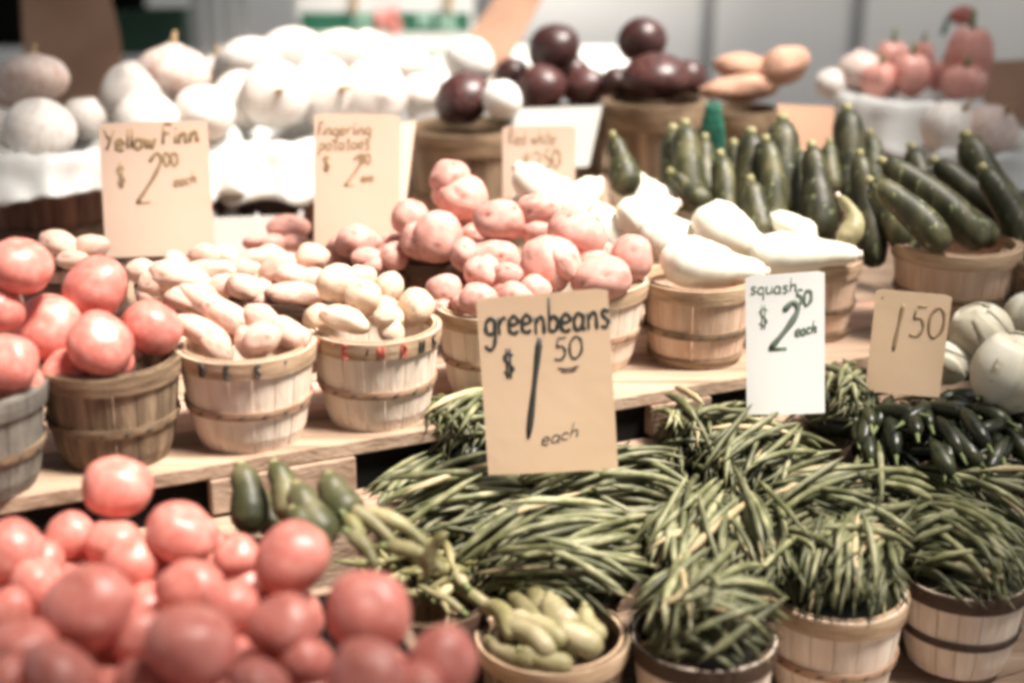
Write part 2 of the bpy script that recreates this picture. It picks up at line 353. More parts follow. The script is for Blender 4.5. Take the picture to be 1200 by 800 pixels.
# ------------------------------------------------------------ handwriting
G = {  # polylines in a box one unit tall: baseline 0, x height .5
 'g': (.5, [[(.42,.42),(.25,.52),(.06,.36),(.08,.1),(.28,.04),(.42,.2),(.42,.48)],[(.42,.48),(.44,0),(.36,-.36),(.16,-.42),(.02,-.3)]]),
 'r': (.42, [[(.06,.5),(.08,0)],[(.08,.3),(.2,.48),(.36,.48)]]),
 'e': (.5, [[(.04,.26),(.38,.3),(.36,.46),(.2,.52),(.05,.36),(.06,.1),(.24,.0),(.42,.08)]]),
 'n': (.52, [[(.06,.5),(.08,0)],[(.08,.3),(.22,.5),(.38,.42),(.42,0)]]),
 'm': (.75, [[(.06,.5),(.08,0)],[(.08,.3),(.2,.5),(.32,.42),(.34,0)],[(.34,.3),(.48,.5),(.6,.42),(.64,0)]]),
 'b': (.5, [[(.08,1),(.08,0)],[(.08,.3),(.26,.46),(.42,.3),(.38,.06),(.2,0),(.08,.08)]]),
 'a': (.52, [[(.4,.44),(.2,.52),(.04,.28),(.12,.02),(.3,.06),(.42,.3)],[(.42,.5),(.42,.1),(.5,0)]]),
 's': (.44, [[(.36,.44),(.2,.52),(.08,.4),(.2,.28),(.34,.16),(.24,.0),(.04,.04)]]),
 'o': (.5, [[(.24,.5),(.05,.34),(.08,.08),(.26,0),(.42,.16),(.4,.4),(.24,.5)]]),
 'w': (.66, [[(.04,.5),(.16,0),(.3,.4),(.44,0),(.58,.5)]]),
 'l': (.2, [[(.1,1),(.1,0)]]), 'i': (.2, [[(.1,.48),(.1,0)],[(.1,.7),(.11,.74)]]),
 't': (.4, [[(.2,.9),(.2,.05),(.32,0)],[(.04,.58),(.36,.62)]]), 'd': (.5, [[(.4,.4),(.18,.5),(.04,.24),(.16,0),(.4,.12)],[(.42,1),(.42,0)]]),
 'h': (.5, [[(.08,1),(.08,0)],[(.08,.3),(.26,.5),(.4,.38),(.42,0)]]), 'c': (.44, [[(.38,.42),(.2,.5),(.05,.3),(.1,.04),(.38,.06)]]),
 'p': (.5, [[(.08,.5),(.06,-.4)],[(.08,.36),(.26,.5),(.42,.32),(.3,.04),(.08,.08)]]), 'u': (.52, [[(.06,.5),(.1,.08),(.3,0),(.42,.2)],[(.42,.5),(.44,0)]]),
 'f': (.4, [[(.38,.94),(.22,.98),(.16,.7),(.14,0)],[(.02,.48),(.32,.5)]]), 'k': (.48, [[(.08,1),(.08,0)],[(.4,.48),(.1,.22),(.42,0)]]),
 'Y': (.62, [[(.04,1),(.28,.5)],[(.56,1),(.2,0)]]), 'F': (.55, [[(.1,1),(.08,0)],[(.1,.98),(.5,.98)],[(.09,.52),(.4,.54)]]),
 'R': (.6, [[(.08,0),(.08,1),(.4,.96),(.44,.66),(.08,.5)],[(.2,.5),(.5,0)]]), 'H': (.6,[[(.06,1),(.06,0)],[(.5,1),(.5,0)],[(.06,.5),(.5,.52)]]),
 'D': (.62, [[(.08,1),(.08,0)],[(.04,1),(.36,.92),(.5,.5),(.34,.06),(.04,0)]]), 'E': (.55, [[(.46,1),(.08,.98),(.06,.02),(.46,0)],[(.07,.52),(.38,.54)]]),
 'S': (.55, [[(.46,.9),(.28,1),(.08,.8),(.24,.54),(.44,.3),(.3,.02),(.04,.08)]]), 'M': (.8, [[(.06,0),(.12,1)],[(.12,1),(.36,.3)],[(.36,.3),(.62,1)],[(.62,1),(.68,0)]]),
 'I': (.25, [[(.12,1),(.1,0)]]), 'N': (.62, [[(.08,0),(.08,1)],[(.08,1),(.48,0)],[(.48,0),(.5,1)]]), 'U': (.6, [[(.06,1),(.08,.2),(.26,0),(.46,.2),(.48,1)]]),
 '$': (.55, [[(.44,.78),(.26,.88),(.08,.7),(.26,.5),(.42,.3),(.26,.12),(.04,.22)],[(.2,1.05),(.16,-.05)],[(.34,1.05),(.3,-.05)]]),
 '1': (.3, [[(.16,1),(.1,.5),(.04,0)]]), '7': (.5,[[(.04,.96),(.46,1)],[(.46,1),(.12,0)]]),
 '5': (.55, [[(.46,1),(.14,.96)],[(.14,.96),(.1,.58)],[(.1,.58),(.34,.6),(.46,.3),(.3,.02),(.04,.06)]]),
 '0': (.6, [[(.28,1),(.06,.7),(.1,.15),(.3,0),(.52,.3),(.48,.8),(.28,1)]]),
 '2': (.58, [[(.06,.82),(.24,1),(.46,.84),(.36,.5),(.04,.02)],[(.04,.02),(.52,.04)]]),
 'q': (.5, [[(.42,.42),(.25,.52),(.06,.36),(.08,.1),(.28,.04),(.42,.2)],[(.42,.5),(.43,-.4)]]),
 '.': (.2, [[(.08,.0),(.1,.04)]]), "'": (.2, [[(.1,1),(.06,.8)]]), ' ': (.4, []), '_': (.6, [[(-.05,-.1),(.3,-.14),(.62,-.06)]]), '/': (.3, [[(.24,.9),(.04,.3)]]),
}
def writing(b, s, x, y, h, w=.0012, slant=0, rise=0, sx=1.0, mp=None, jit=.02):
    """adds pen strokes to b; local x to the right, z up on the card"""
    jr = random.Random(len(s)*7+int(h*1e4))
    for ch in s:
        adv, L = G[ch]
        dy = jr.uniform(-jit, jit)*h*2
        for P in L:
            Q = catmull([(x+(p[0]*sx+slant*p[1])*h, 0, y+p[1]*h+dy) for p in P], 4) if len(P) > 2 else [Vector((x+(p[0]*sx+slant*p[1])*h, 0, y+p[1]*h+dy)) for p in P]
            Rr = [w*(1+.18*math.sin(i*1.3)) for i in range(len(Q))]; Rr[0] *= .7; Rr[-1] *= .6
            if mp: Q = [mp(q) for q in Q]; b.tube(Q, Rr, 6)
            else: b.tube(Q, Rr, 6, flat=.25, up=(0, 1, 0)) if False else flat_tube(b, Q, Rr)
        x += adv*h*sx*1.06; y += rise*adv*h
    return x
def flat_tube(b, Q, Rr):
    n0 = len(b.V); b.tube(Q, Rr, 6)
    for i in range(n0, len(b.V)): b.V[i].y = b.V[i].y*.22
def card_mesh(w, h, m, th=.0012, bend=.006, rad=.006, skew=0):
    """a card standing on its lower edge, centred in x; top edge may slope by skew"""
    V = []; Fc = []; nx, nz = 12, 10
    for s in (0, 1):
        for j in range(nz+1):
            for i in range(nx+1):
                u = i/nx*2-1; v = j/nz; z = v*h; x = u*w/2
                ex = abs(x)-(w/2-rad); 
                if v == 1 and ex > -1e-9: z -= rad*.5
                z += skew*u*v*.5
                y = bend*(u*u-.4) + bend*.6*math.sin(v*2.2+u) + (th if s else 0)
                V.append((x, y, z))
    n = (nx+1)*(nz+1)
    for j in range(nz):
        for i in range(nx):
            a = j*(nx+1)+i; Fc.append((a, a+1, a+nx+2, a+nx+1)); Fc.append((n+a, n+a+nx+1, n+a+nx+2, n+a+1))
    rim = [i for i in range(nx+1)] + [(j)*(nx+1)+nx for j in range(1, nz+1)] + [nz*(nx+1)+i for i in range(nx-1, -1, -1)] + [j*(nx+1) for j in range(nz-1, 0, -1)]
    for a, c in zip(rim, rim[1:]+rim[:1]): Fc.append((a, n+a, n+c, c))
    bm = lambda x, z: bend*((x/(w/2))**2-.4) + bend*.6*math.sin(z/h*2.2+x/(w/2))
    return mesh("card", V, Fc, m, False), bm
def sign(name, px0, px1, ytop, ybot, d, label, m, texts, ink='ink', lean=8, yaw=0, bend=.004, skew=0, roll=0, cat='price sign', group=None):
    """texts: (string, x frac, y frac from top, height frac, pen radius, slant, rise, sx)"""
    wpx, hpx = px1-px0, ybot-ytop
    p = at((px0+px1)/2, ybot, d); w = wpx*d/F/math.cos(math.radians(yaw)); h = hpx*d/F/math.cos(PITCH)
    e = empty(name, p, 0, label, cat, group)
    e.rotation_euler = (math.radians(-lean), math.radians(roll), math.radians(yaw))
    cm, surf = card_mesh(w, h, m, bend=bend, skew=skew); link('card', cm, e)
    if texts:
        b = B(); inks = {}
        for t in texts:
            s, fx, fy, fh, pen, sl, rise, sx = t[:8]; ik = t[8] if len(t) > 8 else ink
            b = inks.setdefault(ik, B()); n0 = len(b.V)
            writing(b, s, (fx-.5)*w, h*(1-fy), fh*h, pen, sl, rise, sx)
        for ik, b in inks.items():
            for v in b.V: v.y += surf(v.x, v.z) - .0004
            link('lettering', b.me("lettering", ik), e)
    return e

# ============================================================ THE SETTING
g = B().add([(-60,-20,0),(60,-20,0),(60,90,0),(-60,90,0)], [(0,1,2,3)]); tag(link('ground', g.me('ground','asphalt',False)), 'dark asphalt of the market yard', kind='structure')
SH = .76                                                     # top of the stall table
E0 = onz(11, 584, SH)
def tp(a, b, z): return E0 + U*a - N*b + Vector((0, 0, z-SH))  # a along the edge, b back from it
ROTT = TANG
def oriented(name, me, parent=None): return link(name, me, parent)
def tbox(b, a0, a1, b0, b1, z0, z1):
    P = [tp(a, c, z) for z in (z0, z1) for (a, c) in ((a0,b0),(a1,b0),(a1,b1),(a0,b1))]
    return b.add(P, [(0,3,2,1),(4,5,6,7),(0,1,5,4),(1,2,6,5),(2,3,7,6),(3,0,4,7)])
# table with planks, black sheet painting the shade of the gap beneath the edge, step and lower table
table = empty('stall_table', tp(1.2, 1.0, 0), 0, 'long plank table that holds the potato and squash baskets', 'table')
def child_world(name, b, m, parent, smooth=False, bev=0):
    inv = Matrix.Translation(-Vector(parent.location)); 
    b.V = [inv @ v for v in b.V]; o = link(name, b.me(name, m, smooth), parent)
    if bev: bevel(o, bev)
    return o
for k in range(14):
    w = .125; bb = B(); tbox(bb, -.9+rr.uniform(-.02,.02), 4.0, k*w+.002, (k+1)*w-.002, SH-.02-(.001*(k%3)), SH-.0015*(k%2) - (.0 if k else 0))
    child_world('plank', bb, 'plank_pink' if k in (1, 4) else 'plank', table, bev=.002)
for (a0, a1) in ((.235, .425), (.865, .965), (1.56, 1.7), (-.4, -.3)):
    bb = B(); tbox(bb, a0, a1, -.003, .03, SH-.067, SH-.0205); child_world('support_block', bb, 'plank', table, bev=.003)
bb = B(); tbox(bb, -.9, 4.0, .016, .02, .1, SH-.0225); child_world('gap_shade_sheet', bb, 'black', table)
for a in (-.7, 1.2, 3.2):
    for c in (.25, 1.6):
        bb = B(); tbox(bb, a, a+.06, c, c+.06, 0, SH-.0225); child_world('leg', bb, 'plank', table)
step = empty('plank_step', tp(1.2, 0, 0), 0, 'low wooden step between the plank table and the bean baskets', 'step')
for k, (c0, c1) in enumerate(((-.055, -.024), (-.022, .012))):
    bb = B(); tbox(bb, -.9, 4.0, c0, c1, SH-.085, SH-.0705-.001*k); child_world('plank', bb, 'plank', step, bev=.002)
bb = B(); tbox(bb, -.9, 4.0, -.05, -.035, .38, SH-.0862); child_world('front_board', bb, 'plank', step)
LT = .46
ltab = empty('lower_table', tp(1.2, -.4, 0), 0, 'low table under the baskets of green beans', 'table')
for k in range(7):
    bb = B(); tbox(bb, -.9, 4.0, -.06-(k+1)*.12+.002, -.06-k*.12, LT-.02, LT-.001*(k%2)); child_world('plank', bb, 'plank', ltab)
for a in (-.7, 1.2, 3.2):
    for c in (-.8, -.2):
        bb = B(); tbox(bb, a, a+.06, c, c+.06, 0, LT-.0225); child_world('leg', bb, 'plank', ltab)

# unseen canopies added to shade the front, back and sides, open over the middle
def added_canopy(x0, x1, y0, y1, z0, z1, label, posts=None):
    e = empty('added_canopy', ((x0+x1)/2, (y0+y1)/2, 0), 0, label, 'added_canopy'); ox, oy = (x0+x1)/2, (y0+y1)/2
    V = []; nx, ny = 16, 6
    for j in range(ny+1):
        for i in range(nx+1):
            V.append((x0+(x1-x0)*i/nx-ox, y0+(y1-y0)*j/ny-oy, z0+(z1-z0)*j/ny-.04*math.sin(PI*((i*4/nx) % 1))))
    o = link('canopy', mesh('canopy', V, [(j*(nx+1)+i, j*(nx+1)+i+1, (j+1)*(nx+1)+i+1, (j+1)*(nx+1)+i) for j in range(ny) for i in range(nx)], 'added_canopy'), e)
    o.modifiers.new('solid', 'SOLIDIFY').thickness = .004
    for x in (posts or (x0, x1)):
        for y, z in ((y0, z0), (y1, z1)): link('post', B().tube([(x-ox, y-oy, 0), (x-ox, y-oy, z)], [.025]*2, 8).me('post', 'steel'), e)
    for y, z in ((y0, z0), (y1, z1)): link('rail', B().tube([(x0-ox, y-oy, z-.03), (x1-ox, y-oy, z-.03)], [.02]*2, 8).me('rail', 'steel'), e)
added_canopy(-3.2, 4.2, -3.2, .88, 2.45, 2.75, 'dark canopy added out of view to shade the front')
added_canopy(-3.2, 4.6, 5.0, 6.6, 2.8, 2.6, 'dark canopy added out of view to shade the wall behind')
added_canopy(-3.2, .04, .90, 4.8, 2.75, 2.75, 'dark canopy added out of view to shade the left half of the stall', (-3.2,))
added_canopy(1.50, 4.6, .90, 4.8, 2.75, 2.75, 'dark canopy added out of view to shade the right end of the stall', (4.6,))
# white trailer wall far behind
YW = 5.2
wall = empty('panelled_wall', (1.8, YW, 0), 0, 'white panelled wall with narrow upright seams behind the stall', 'wall')
xs = [-.05]
for px in (820, 985, 1190): xs.append((px-600)/F*YW*1.04)
xs += [2.6, 3.4, 4.2]
for i in range(len(xs)-1):
    b = B().box((xs[i]+.012-1.8, 0, 0), (xs[i+1]-.012-1.8, .04, 2.6)); link('panel', b.me('panel', 'wall', False), wall)
    b = B().box((xs[i+1]-.012-1.8, -.012, 0), (xs[i+1]+.012-1.8, .045, 2.6)); link('seam_strip', b.me('seam_strip', 'wallseam', False), wall)
bkw = empty('white_side_wall', (-3, YW+.3, 0), 0, 'pale grey wall section behind the banner at the upper left', 'wall')
link('panel', B().box((1.62, 0, 0), (3.0, .05, 2.6)).me('panel', 'wall', False), bkw)
dk = empty('dark_curtain', (-3, YW+.7, 0), 0, 'black curtain in the far upper left corner', 'curtain')
b = B(); V = []
for i in range(81):
    for z in (0, 2.6): V.append((i*.04-.6, .05*math.sin(i*.9), z))
b.add(V, [(2*i, 2*i+2, 2*i+3, 2*i+1) for i in range(80)]); link('cloth', b.me('cloth', 'black'), dk)

# ============================================================ BASKETS ON THE PLANK TABLE
LIGHT = ('wood_light','wood_hoop','hoop_pink'); OLD = ('wood_old','wood_oldhoop','wood_oldhoop'); GREY = ('wood_grey','wood_grey','wood_oldhoop')
BROWN = ('wood_brown','wood_dark','wood_dark'); PINK = ('wood_pink','wood_hoop','wood_oldhoop'); DARKB = ('wood_light','wood_dark','wood_dark')
gB = 'splint baskets on the plank table'; gL = 'splint baskets of green produce in front'; gK = 'wide baskets at the back of the stall'
b1 = onz(-40, 452, .885); basket(b1, .088, .125, 'grey weathered basket cut by the left edge of the photo, tomatoes on top', GREY, gB)
b2 = onz(127, 418, .888); basket(b2, .086, .128, 'dark weathered basket heaped with large tomatoes, left of the light fingerling basket', OLD, gB)
b3 = onz(288, 400, .888); e3 = basket(b3, .0865, .128, 'light basket lettered in black on its rim, full of fingerling potatoes', LIGHT, gB, low=False)
b4 = onz(440, 380, .888); e4 = basket(b4, .0845, .128, 'light basket with red letters on its rim, full of small yellow potatoes', LIGHT, gB)
b5 = onz(577, 356, .885); basket(b5, .076, .125, 'light basket of small red potatoes just left of the green beans sign', LIGHT, gB)
b6 = onz(676, 324, .89); basket(b6, .104, .13, 'broad light basket of big red potatoes behind the green beans sign', LIGHT, gB)
b7 = onz(818, 324, .885); basket(b7, .084, .125, 'light basket with three tan hoops holding pale squash', PINK, gB, low=True)
b8 = onz(950, 300, .885); basket(b8, .078, .125, 'pinkish basket half hidden behind the white price sign', PINK, gB, low=True)
b9 = onz(1122, 283, .905); basket(b9, .098, .13, 'pale basket of leaning zucchini at the right', PINK, gB)
b10 = onz(335, 338, .875); basket(b10, .085, .115, 'dark rimmed basket of fingerlings behind the two lettered baskets', BROWN, gB)
b11 = onz(452, 306, .875); basket(b11, .076, .115, 'dark basket of small red potatoes behind the yellow potato basket', BROWN, gB)
b12 = onz(228, 330, .875); basket(b12, .085, .115, 'basket of long fingerlings behind the tomatoes, under the left price sign', BROWN, gB)
# lettering round the rims
def rim_letters(e, s, a0, m, h=.0150, R=BR, sx=.95, pen=.0009):
    b = B(); rot = e.rotation_euler.z
    def mp(q):
        a = a0 + q.x/(R+.005) - rot; r = brad(.93)+.0058
        return Vector((r*math.cos(a), r*math.sin(a), BH*.858+q.z))
    writing(b, s, 0, 0, h, pen, 0, 0, sx, mp, .05); link('lettering', b.me('lettering', m), e)
for ch, a0 in (("/", -.98), ("D", -.50), ("E", -.12), ("S", .28), ("'", .72)): rim_letters(e3, ch, -PI/2+a0, 'ink', h=.016, sx=.95, pen=.0019)
for ch, a0, ik in (("M", -.98, 'ink_red'), ("'", -.58, 'ink_red'), ("E", -.40, 'ink_red'), ("/", -.05, 'ink'), ("N", .12, 'ink_red'), ("D", .46, 'ink_red'), ("U", .78, 'ink'), ("S", 1.06, 'ink')): rim_letters(e4, ch, -PI/2+a0, ik, h=.016, sx=.95, pen=.0017)

# ============================================================ HEAPS
gt = 'tomatoes heaped on the weathered baskets'
heap('tom', b2, .075, .055, [
 (118,402,48,36,0,'flat bottomed tomato at the front of the weathered basket'),
 (178,383,38,38,20,'tomato leaning right on the weathered basket beside the fingerlings'),
 (112,336,46,38,0,'tomato on top of the weathered basket heap'),
 (58,385,44,44,30,'pale topped tomato between the two tomato baskets')], gt, 5, 'tomato in the shade low inside the weathered basket', .03)
heap('tom', b1, .075, .06, [
 (22,312,40,40,0,'large tomato at the upper left edge above the grey basket'),
 (10,424,38,36,0,'tomato resting low on the grey basket at the left edge'),
 (2,362,28,30,0,'dim tomato cut by the left edge, between two bigger ones')], gt, 8, 'tomato at the back of the grey basket heap, mostly out of the photo', .04)
gf = 'fingerling potatoes in the light lettered basket'
heap('fin', b3, .072, .036, [
 (245,360,44,19,-32,'long fingerling pointing down right across the lettered basket'),(236,388,44,15,-25,'fingerling lying lowest along the front rim'),
 (268,372,36,19,-35,'plump fingerling in the middle of the lettered basket'),(305,374,24,18,-25,'rounded tan fingerling near the back of the lettered basket'),
 (306,397,24,20,10,'round fingerling touching the rim above the letter'),(335,388,26,17,-35,'pale fingerling at the right rim of the lettered basket'),
 (349,396,16,14,0,'small knobbly fingerling at the right corner of the lettered basket'),(216,352,26,14,-20,'fingerling tucked against the tomatoes')], gf, 7, 'fingerling glimpsed between the others in the black lettered basket', .018, 1.4)
heap('fin', b12, .09, .05, [
 (208,325,40,20,-10),(185,330,28,17,20),(240,318,30,14,5),(165,318,20,15,0),(225,340,34,16,-25),(262,335,34,15,-28),(240,300,20,15,0),(264,302,16,17,0),(178,345,20,14,0)],
 'fingerlings heaped under the left price sign', 9, 'pinkish fingerling in the heap between the tomatoes and the left price sign', .018, 1.3)
heap('fin', b10, .075, .04, [
 (290,338,28,17,-20),(300,305,30,15,10),(325,315,26,17,30),(345,345,36,15,0),(345,325,28,16,-12),(365,303,22,19,0),(318,300,22,14,-10),(288,315,22,15,0),(366,330,20,17,0),(262,318,20,14,0)],
 'fingerlings in the dark rimmed basket', 8, 'fingerling in the dark rimmed basket behind the two lettered ones', .018, 1.3)
gy = 'yellow potatoes in the red lettered basket'
heap('yel', b4, .066, .045, [
 (395,332,25,24,20,'yellow potato at the back left of the red lettered basket'),(424,347,22,22,0,'round yellow potato in the middle of its basket'),
 (455,337,19,23,-20,'upright yellow potato at the top of its heap'),(488,359,22,23,0,'egg shaped yellow potato at the right rim'),
 (451,371,14,12,0,'smallest round yellow potato, sitting on the rim'),(404,374,32,16,-18,'long yellow potato lying along the red lettered rim'),
 (373,371,20,17,10,'yellow potato at the left corner of the red lettered basket'),(424,325,18,15,0,'yellow potato peeping out behind the middle one')],
 gy, 8, 'small yellow potato deep between the others', .017, 1.1)
gsr = 'small red potatoes behind the yellow ones'
heap('red', b11, .068, .05, [
 (417,284,25,22,0,'round red potato on top of the small red heap left of the big ones'),(463,301,19,19,0,'small red potato at the right end of the dark basket'),
 (437,311,16,13,0),(399,290,18,16,0),(430,303,20,14,0),(400,308,18,14,0),(482,316,12,10,0)], gsr, 7, 'little red potato packed in the dark basket behind the yellow potatoes', .017)
gr5 = 'small red potatoes left of the green beans sign'
heap('red', b5, .066, .042, [
 (520,339,22,20,0,'small red potato at the left rim of its basket'),(516,361,17,14,0,'lowest red potato at the left corner of its basket'),
 (566,320,25,22,-10,'red potato on top of the small red potato basket'),(560,351,24,20,10,'red potato with a dark eye at the front rim left of the sign'),
 (602,346,21,18,0,'plain pink potato just above the sign corner'),(627,339,20,18,-15,'pink potato touching the big red potato basket'),(594,322,20,16,0,'half hidden red potato behind the front ones')],
 gr5, 7, 'red potato hidden low among the small ones left of the sign', .018)
gr6 = 'big red potatoes behind the green beans sign'
heap('red', b6, .092, .075, [
 (641,310,32,36,20,'speckled red potato standing upright at the left of the big heap'),(677,273,37,29,-15,'dark scarred red potato on top of the big heap'),
 (704,326,39,27,5,'oval red potato lying on the rim behind the sign'),(740,303,27,31,0,'round red potato at the right rim beside the squash'),
 (580,302,33,25,-8,'smooth oval red potato in front of the peak'),(586,258,33,26,0,'red potato high on the left of the heap'),
 (660,305,22,34,25,'shaded red potato squeezed in the middle'),(629,272,20,18,0,'little pale red potato beside the scarred one'),
 (545,298,18,22,0,'narrow red potato at the left foot of the heap'),(632,245,28,20,0,'pale red potato at the back of the heap')],
 gr6, 10, 'red potato showing through gaps in the big heap', .026)
b6b = onz(515, 296, .89)
basket(b6b, .08, .115, 'dark basket of knobbly red potatoes behind the small red ones', BROWN, gB)
heap('red', b6b, .075, .08, [
 (540,231,36,31,-25,'big red potato at the peak of the whole potato display'),(511,279,32,34,15,'large knobbly red potato above the dark rim'),
 (480,256,23,24,0,'red potato beside the second price sign'),(528,210,26,24,0,'pale topped red potato behind the peak'),
 (490,282,22,26,0,'red potato half behind the knobbly one'),(560,275,20,16,0,'red potato bridging the two red heaps')], 'knobbly red potatoes above the dark rim', 6, 'red potato low in the knobbly heap', .025)
heap('red', onz(330, 283, .86), .08, .035, [(338,267,27,16,0),(320,285,17,12,0),(345,285,20,12,0),(300,284,18,10,0)], 'red potatoes in the white box', 0, 'pink potato in the little white box between the two price signs')
# shallow white box
wb = empty('produce_box', onz(305, 292, SH), TANG-.3, 'small white open box of pink potatoes between the price signs', 'box')
for (lo, hi, nm) in (((-.08,.045,0),(.08,.05,.085),'side_panel'), ((-.08,-.05,0),(.08,-.045,.075),'side_panel'), ((-.085,-.05,0),(-.08,.05,.085),'end_panel'), ((.08,-.05,0),(.085,.05,.08),'end_panel'), ((-.003,-.045,.001),(.001,.045,.078),'divider')):
    link(nm, B().box(lo, hi).me(nm, 'card_white', False), wb)

# elongated produce -------------------------------------------------------
def gourd(name, P, prof, m, label, cat, group=None, tipm=None, stem=None, sides=12, ribs=0):
    """P = world points of the axis, prof = radii at even steps"""
    Q = catmull(P, 6); n = len(Q); R = []
    for i in range(n):
        t = i/(n-1)*(len(prof)-1); k = min(int(t), len(prof)-2); f = t-k; f = f*f*(3-2*f); R.append(prof[k]*(1-f)+prof[k+1]*f)
    L = (Q[-1]-Q[0]).length
    Q = [Q[0]-(Q[1]-Q[0]).normalized()*R[0]*.35] + Q + [Q[-1]+(Q[-1]-Q[-2]).normalized()*R[-1]*.35]; R = [R[0]*.55]+R+[R[-1]*.55]
    c = sum(Q, Vector())/len(Q); b = B().tube([q-c for q in Q], R, sides, ribs=ribs)
    for v in b.V: v += v.normalized()*noise.noise(v*25+c*7)*.0010 if v.length else Vector()
    if stem is None:
        o = link(name, b.me(name, m)); o.location = c; return tag(o, label, cat, group)
    e = empty(name, c, 0, label, cat, group); link('body', b.me('body', m), e)
    q0 = Q[0]-c; dr = (Q[0]-Q[2]).normalized()
    link('stem', B().tube([q0-dr*.002, q0+dr*stem*.4, q0+dr*stem], [R[0]*1.08, R[0]*.95+.001, R[0]*.85+.001], 7).me('stem', tipm or 'stem'), e)
    return e
def seg(x0, y0, x1, y1, d0, d1, rpx0, rpx1, name, m, label, cat, group, bend=0, neck=False, stem=.012, tipm='zucchini_end', ribs=0):
    p0, p1 = at(x0, y0, d0), at(x1, y1, d1); dm = (d0+d1)/2; ax = p1-p0; side = ax.cross(FW).normalized()*bend*ax.length
    r0, r1 = rpx0*dm/F, rpx1*dm/F
    prof = [r0*.72, r0*1.05, r0*1.12, (r0+r1)*.55, r1*1.02, r1, r1*.72] if not neck else [r0*.75, r0*1.15, r0*1.3, (r0+r1)*.56, r1*.94, r1*1.03, r1*.92, r1*.5]
    return gourd(name, [p0, p0.lerp(p1, .33)+side, p0.lerp(p1, .68)+side, p1], prof, m, label, cat, group, tipm, stem, ribs=ribs)
# pale squash: necks and bodies over basket b7 and behind the reds
gs = 'pale squash heaped in the middle of the stall'
SQ = [ # x0,y0 (neck) x1,y1 (body)  d  r0 r1
 (893,318,800,305,2.10,13,33,'pale squash whose neck points right above the three hooped basket'),
 (905,300,835,262,2.22,14,34,'pale squash lying along the top of the squash heap'),
 (1002,298,905,298,2.16,12,27,'pale squash reaching furthest right behind the white price sign'),
 (790,240,740,262,2.3,13,30,'pale squash next to the scarred red potato'),
 (610,200,660,235,2.33,18,30,'pale squash with rounded neck standing up before the small price sign'),
 (795,232,735,222,2.42,12,26,'pale squash behind, its tip under the small zucchini'),
 (700,215,660,255,2.36,14,30,'pale squash behind the red potatoes'),
 (600,243,640,222,2.38,12,24,'pale squash wedged over the left of the red potatoes'),
 (860,283,775,275,2.25,14,32,'pale squash in the middle of the squash heap'),
 (745,205,780,245,2.45,9,20,'small pale squash with upright tip'),
 (905,255,945,275,2.25,11,18,'short pinkish tipped squash beside the cut zucchini'),
 (700,245,740,290,2.32,15,30,'pale squash buried at the left end of the squash heap')]
for x0,y0,x1,y1,d,r0,r1,lab in SQ:
    x1, y1 = x1+(x1-x0)*.22, y1+(y1-y0)*.22; r1 *= .93
    seg(x0,y0,x1,y1,d,d-.02,r0,r1,'pale_squash','pale_squash',lab,'squash',gs,bend=rr.uniform(-.08,.08),neck=True,stem=.006,tipm='squash_tip')
# a wide basket hidden under the rear of the squash heap carries it
bs = at(690, 305, 2.42); bs.z = .9; basket(bs, .12, .14, 'pinkish basket under the rear squash, behind the big red potatoes', PINK, gB)
# zucchini
gz = 'upright zucchini in the back row'
ZU = [(880,170,872,250,2.42,17,19,'zucchini standing second from the left of the upright row'),(917,155,915,252,2.4,19,21,'tallest upright zucchini with a light ridge'),
 (952,185,962,270,2.34,14,22,'pale tipped zucchini standing before the tan card'),(993,142,990,225,2.5,17,18,'dark zucchini standing right of the tan card'),
 (860,182,858,235,2.5,12,14,'short dark zucchini at the left of the upright row'),(803,160,812,235,2.45,16,19,'zucchini beside the green net bag'),
 (720,172,735,215,2.4,11,19,'stubby zucchini rising behind the squash, left one'),(826,175,830,230,2.5,11,15,'thin zucchini just under the green net bag'),
 (880,225,893,270,2.28,14,18,'cut zucchini lying on the pale squash'),(790,213,830,232,2.4,9,14,'dark zucchini tip poking over the squash heap'),
 (898,178,905,262,2.38,15,18,'zucchini wedged between the tallest one and its left neighbour'),(935,190,938,262,2.44,14,17,'dark zucchini in the shade right of the tallest one'),
 (845,195,850,250,2.42,13,15,'low dark zucchini under the brown basket'),(788,165,795,235,2.5,14,17,'dark zucchini left of the green net bag'),(1020,170,1022,215,2.55,12,15,'dark zucchini behind the straight one'),
 (1008,195,1025,300,2.3,13,18,'straight zucchini just left of the leaning ones'),(972,180,978,215,2.46,10,12,'little zucchini between two upright ones')]
for x0,y0,x1,y1,d,r0,r1,lab in ZU:
    seg(x0,y0-8,x1,y1+8,d,d-.03,r0,r1,'zucchini','zucchini',lab,'zucchini',gz,bend=rr.uniform(-.04,.04),stem=.012,ribs=.03)
gz2 = 'zucchini leaning in the pale basket'
ZL = [(1050,205,1150,285,2.28,15,20,'longest leaning zucchini in the pale basket'),(1035,228,1105,288,2.2,15,19,'front leaning zucchini in the pale basket'),
 (1092,225,1165,280,2.3,14,18,'leaning zucchini third from the front'),(1145,178,1215,285,2.42,20,24,'very dark fat zucchini leaning at the right edge'),
 (1080,190,1090,235,2.46,13,14,'short dark zucchini at the back of the pale basket'),(1110,205,1190,262,2.4,15,20,'dark zucchini in the shade of the fat one'),
 (1165,215,1225,330,2.3,16,20,'black green zucchini cut by the right edge'),(1030,235,1070,290,2.28,12,18,'zucchini at the left end of the pale basket')]
for x0,y0,x1,y1,d,r0,r1,lab in ZL:
    seg(x0-10,y0-12,x1,y1,d,d-.04,r0*.98,r1,'zucchini','zucchini',lab,'zucchini',gz2,bend=rr.uniform(-.05,.05),stem=.012,ribs=.03)
basket(onz(1243, 300, .89), .085, .13, 'weathered basket at the right edge holding the darkest zucchini', OLD, gB)
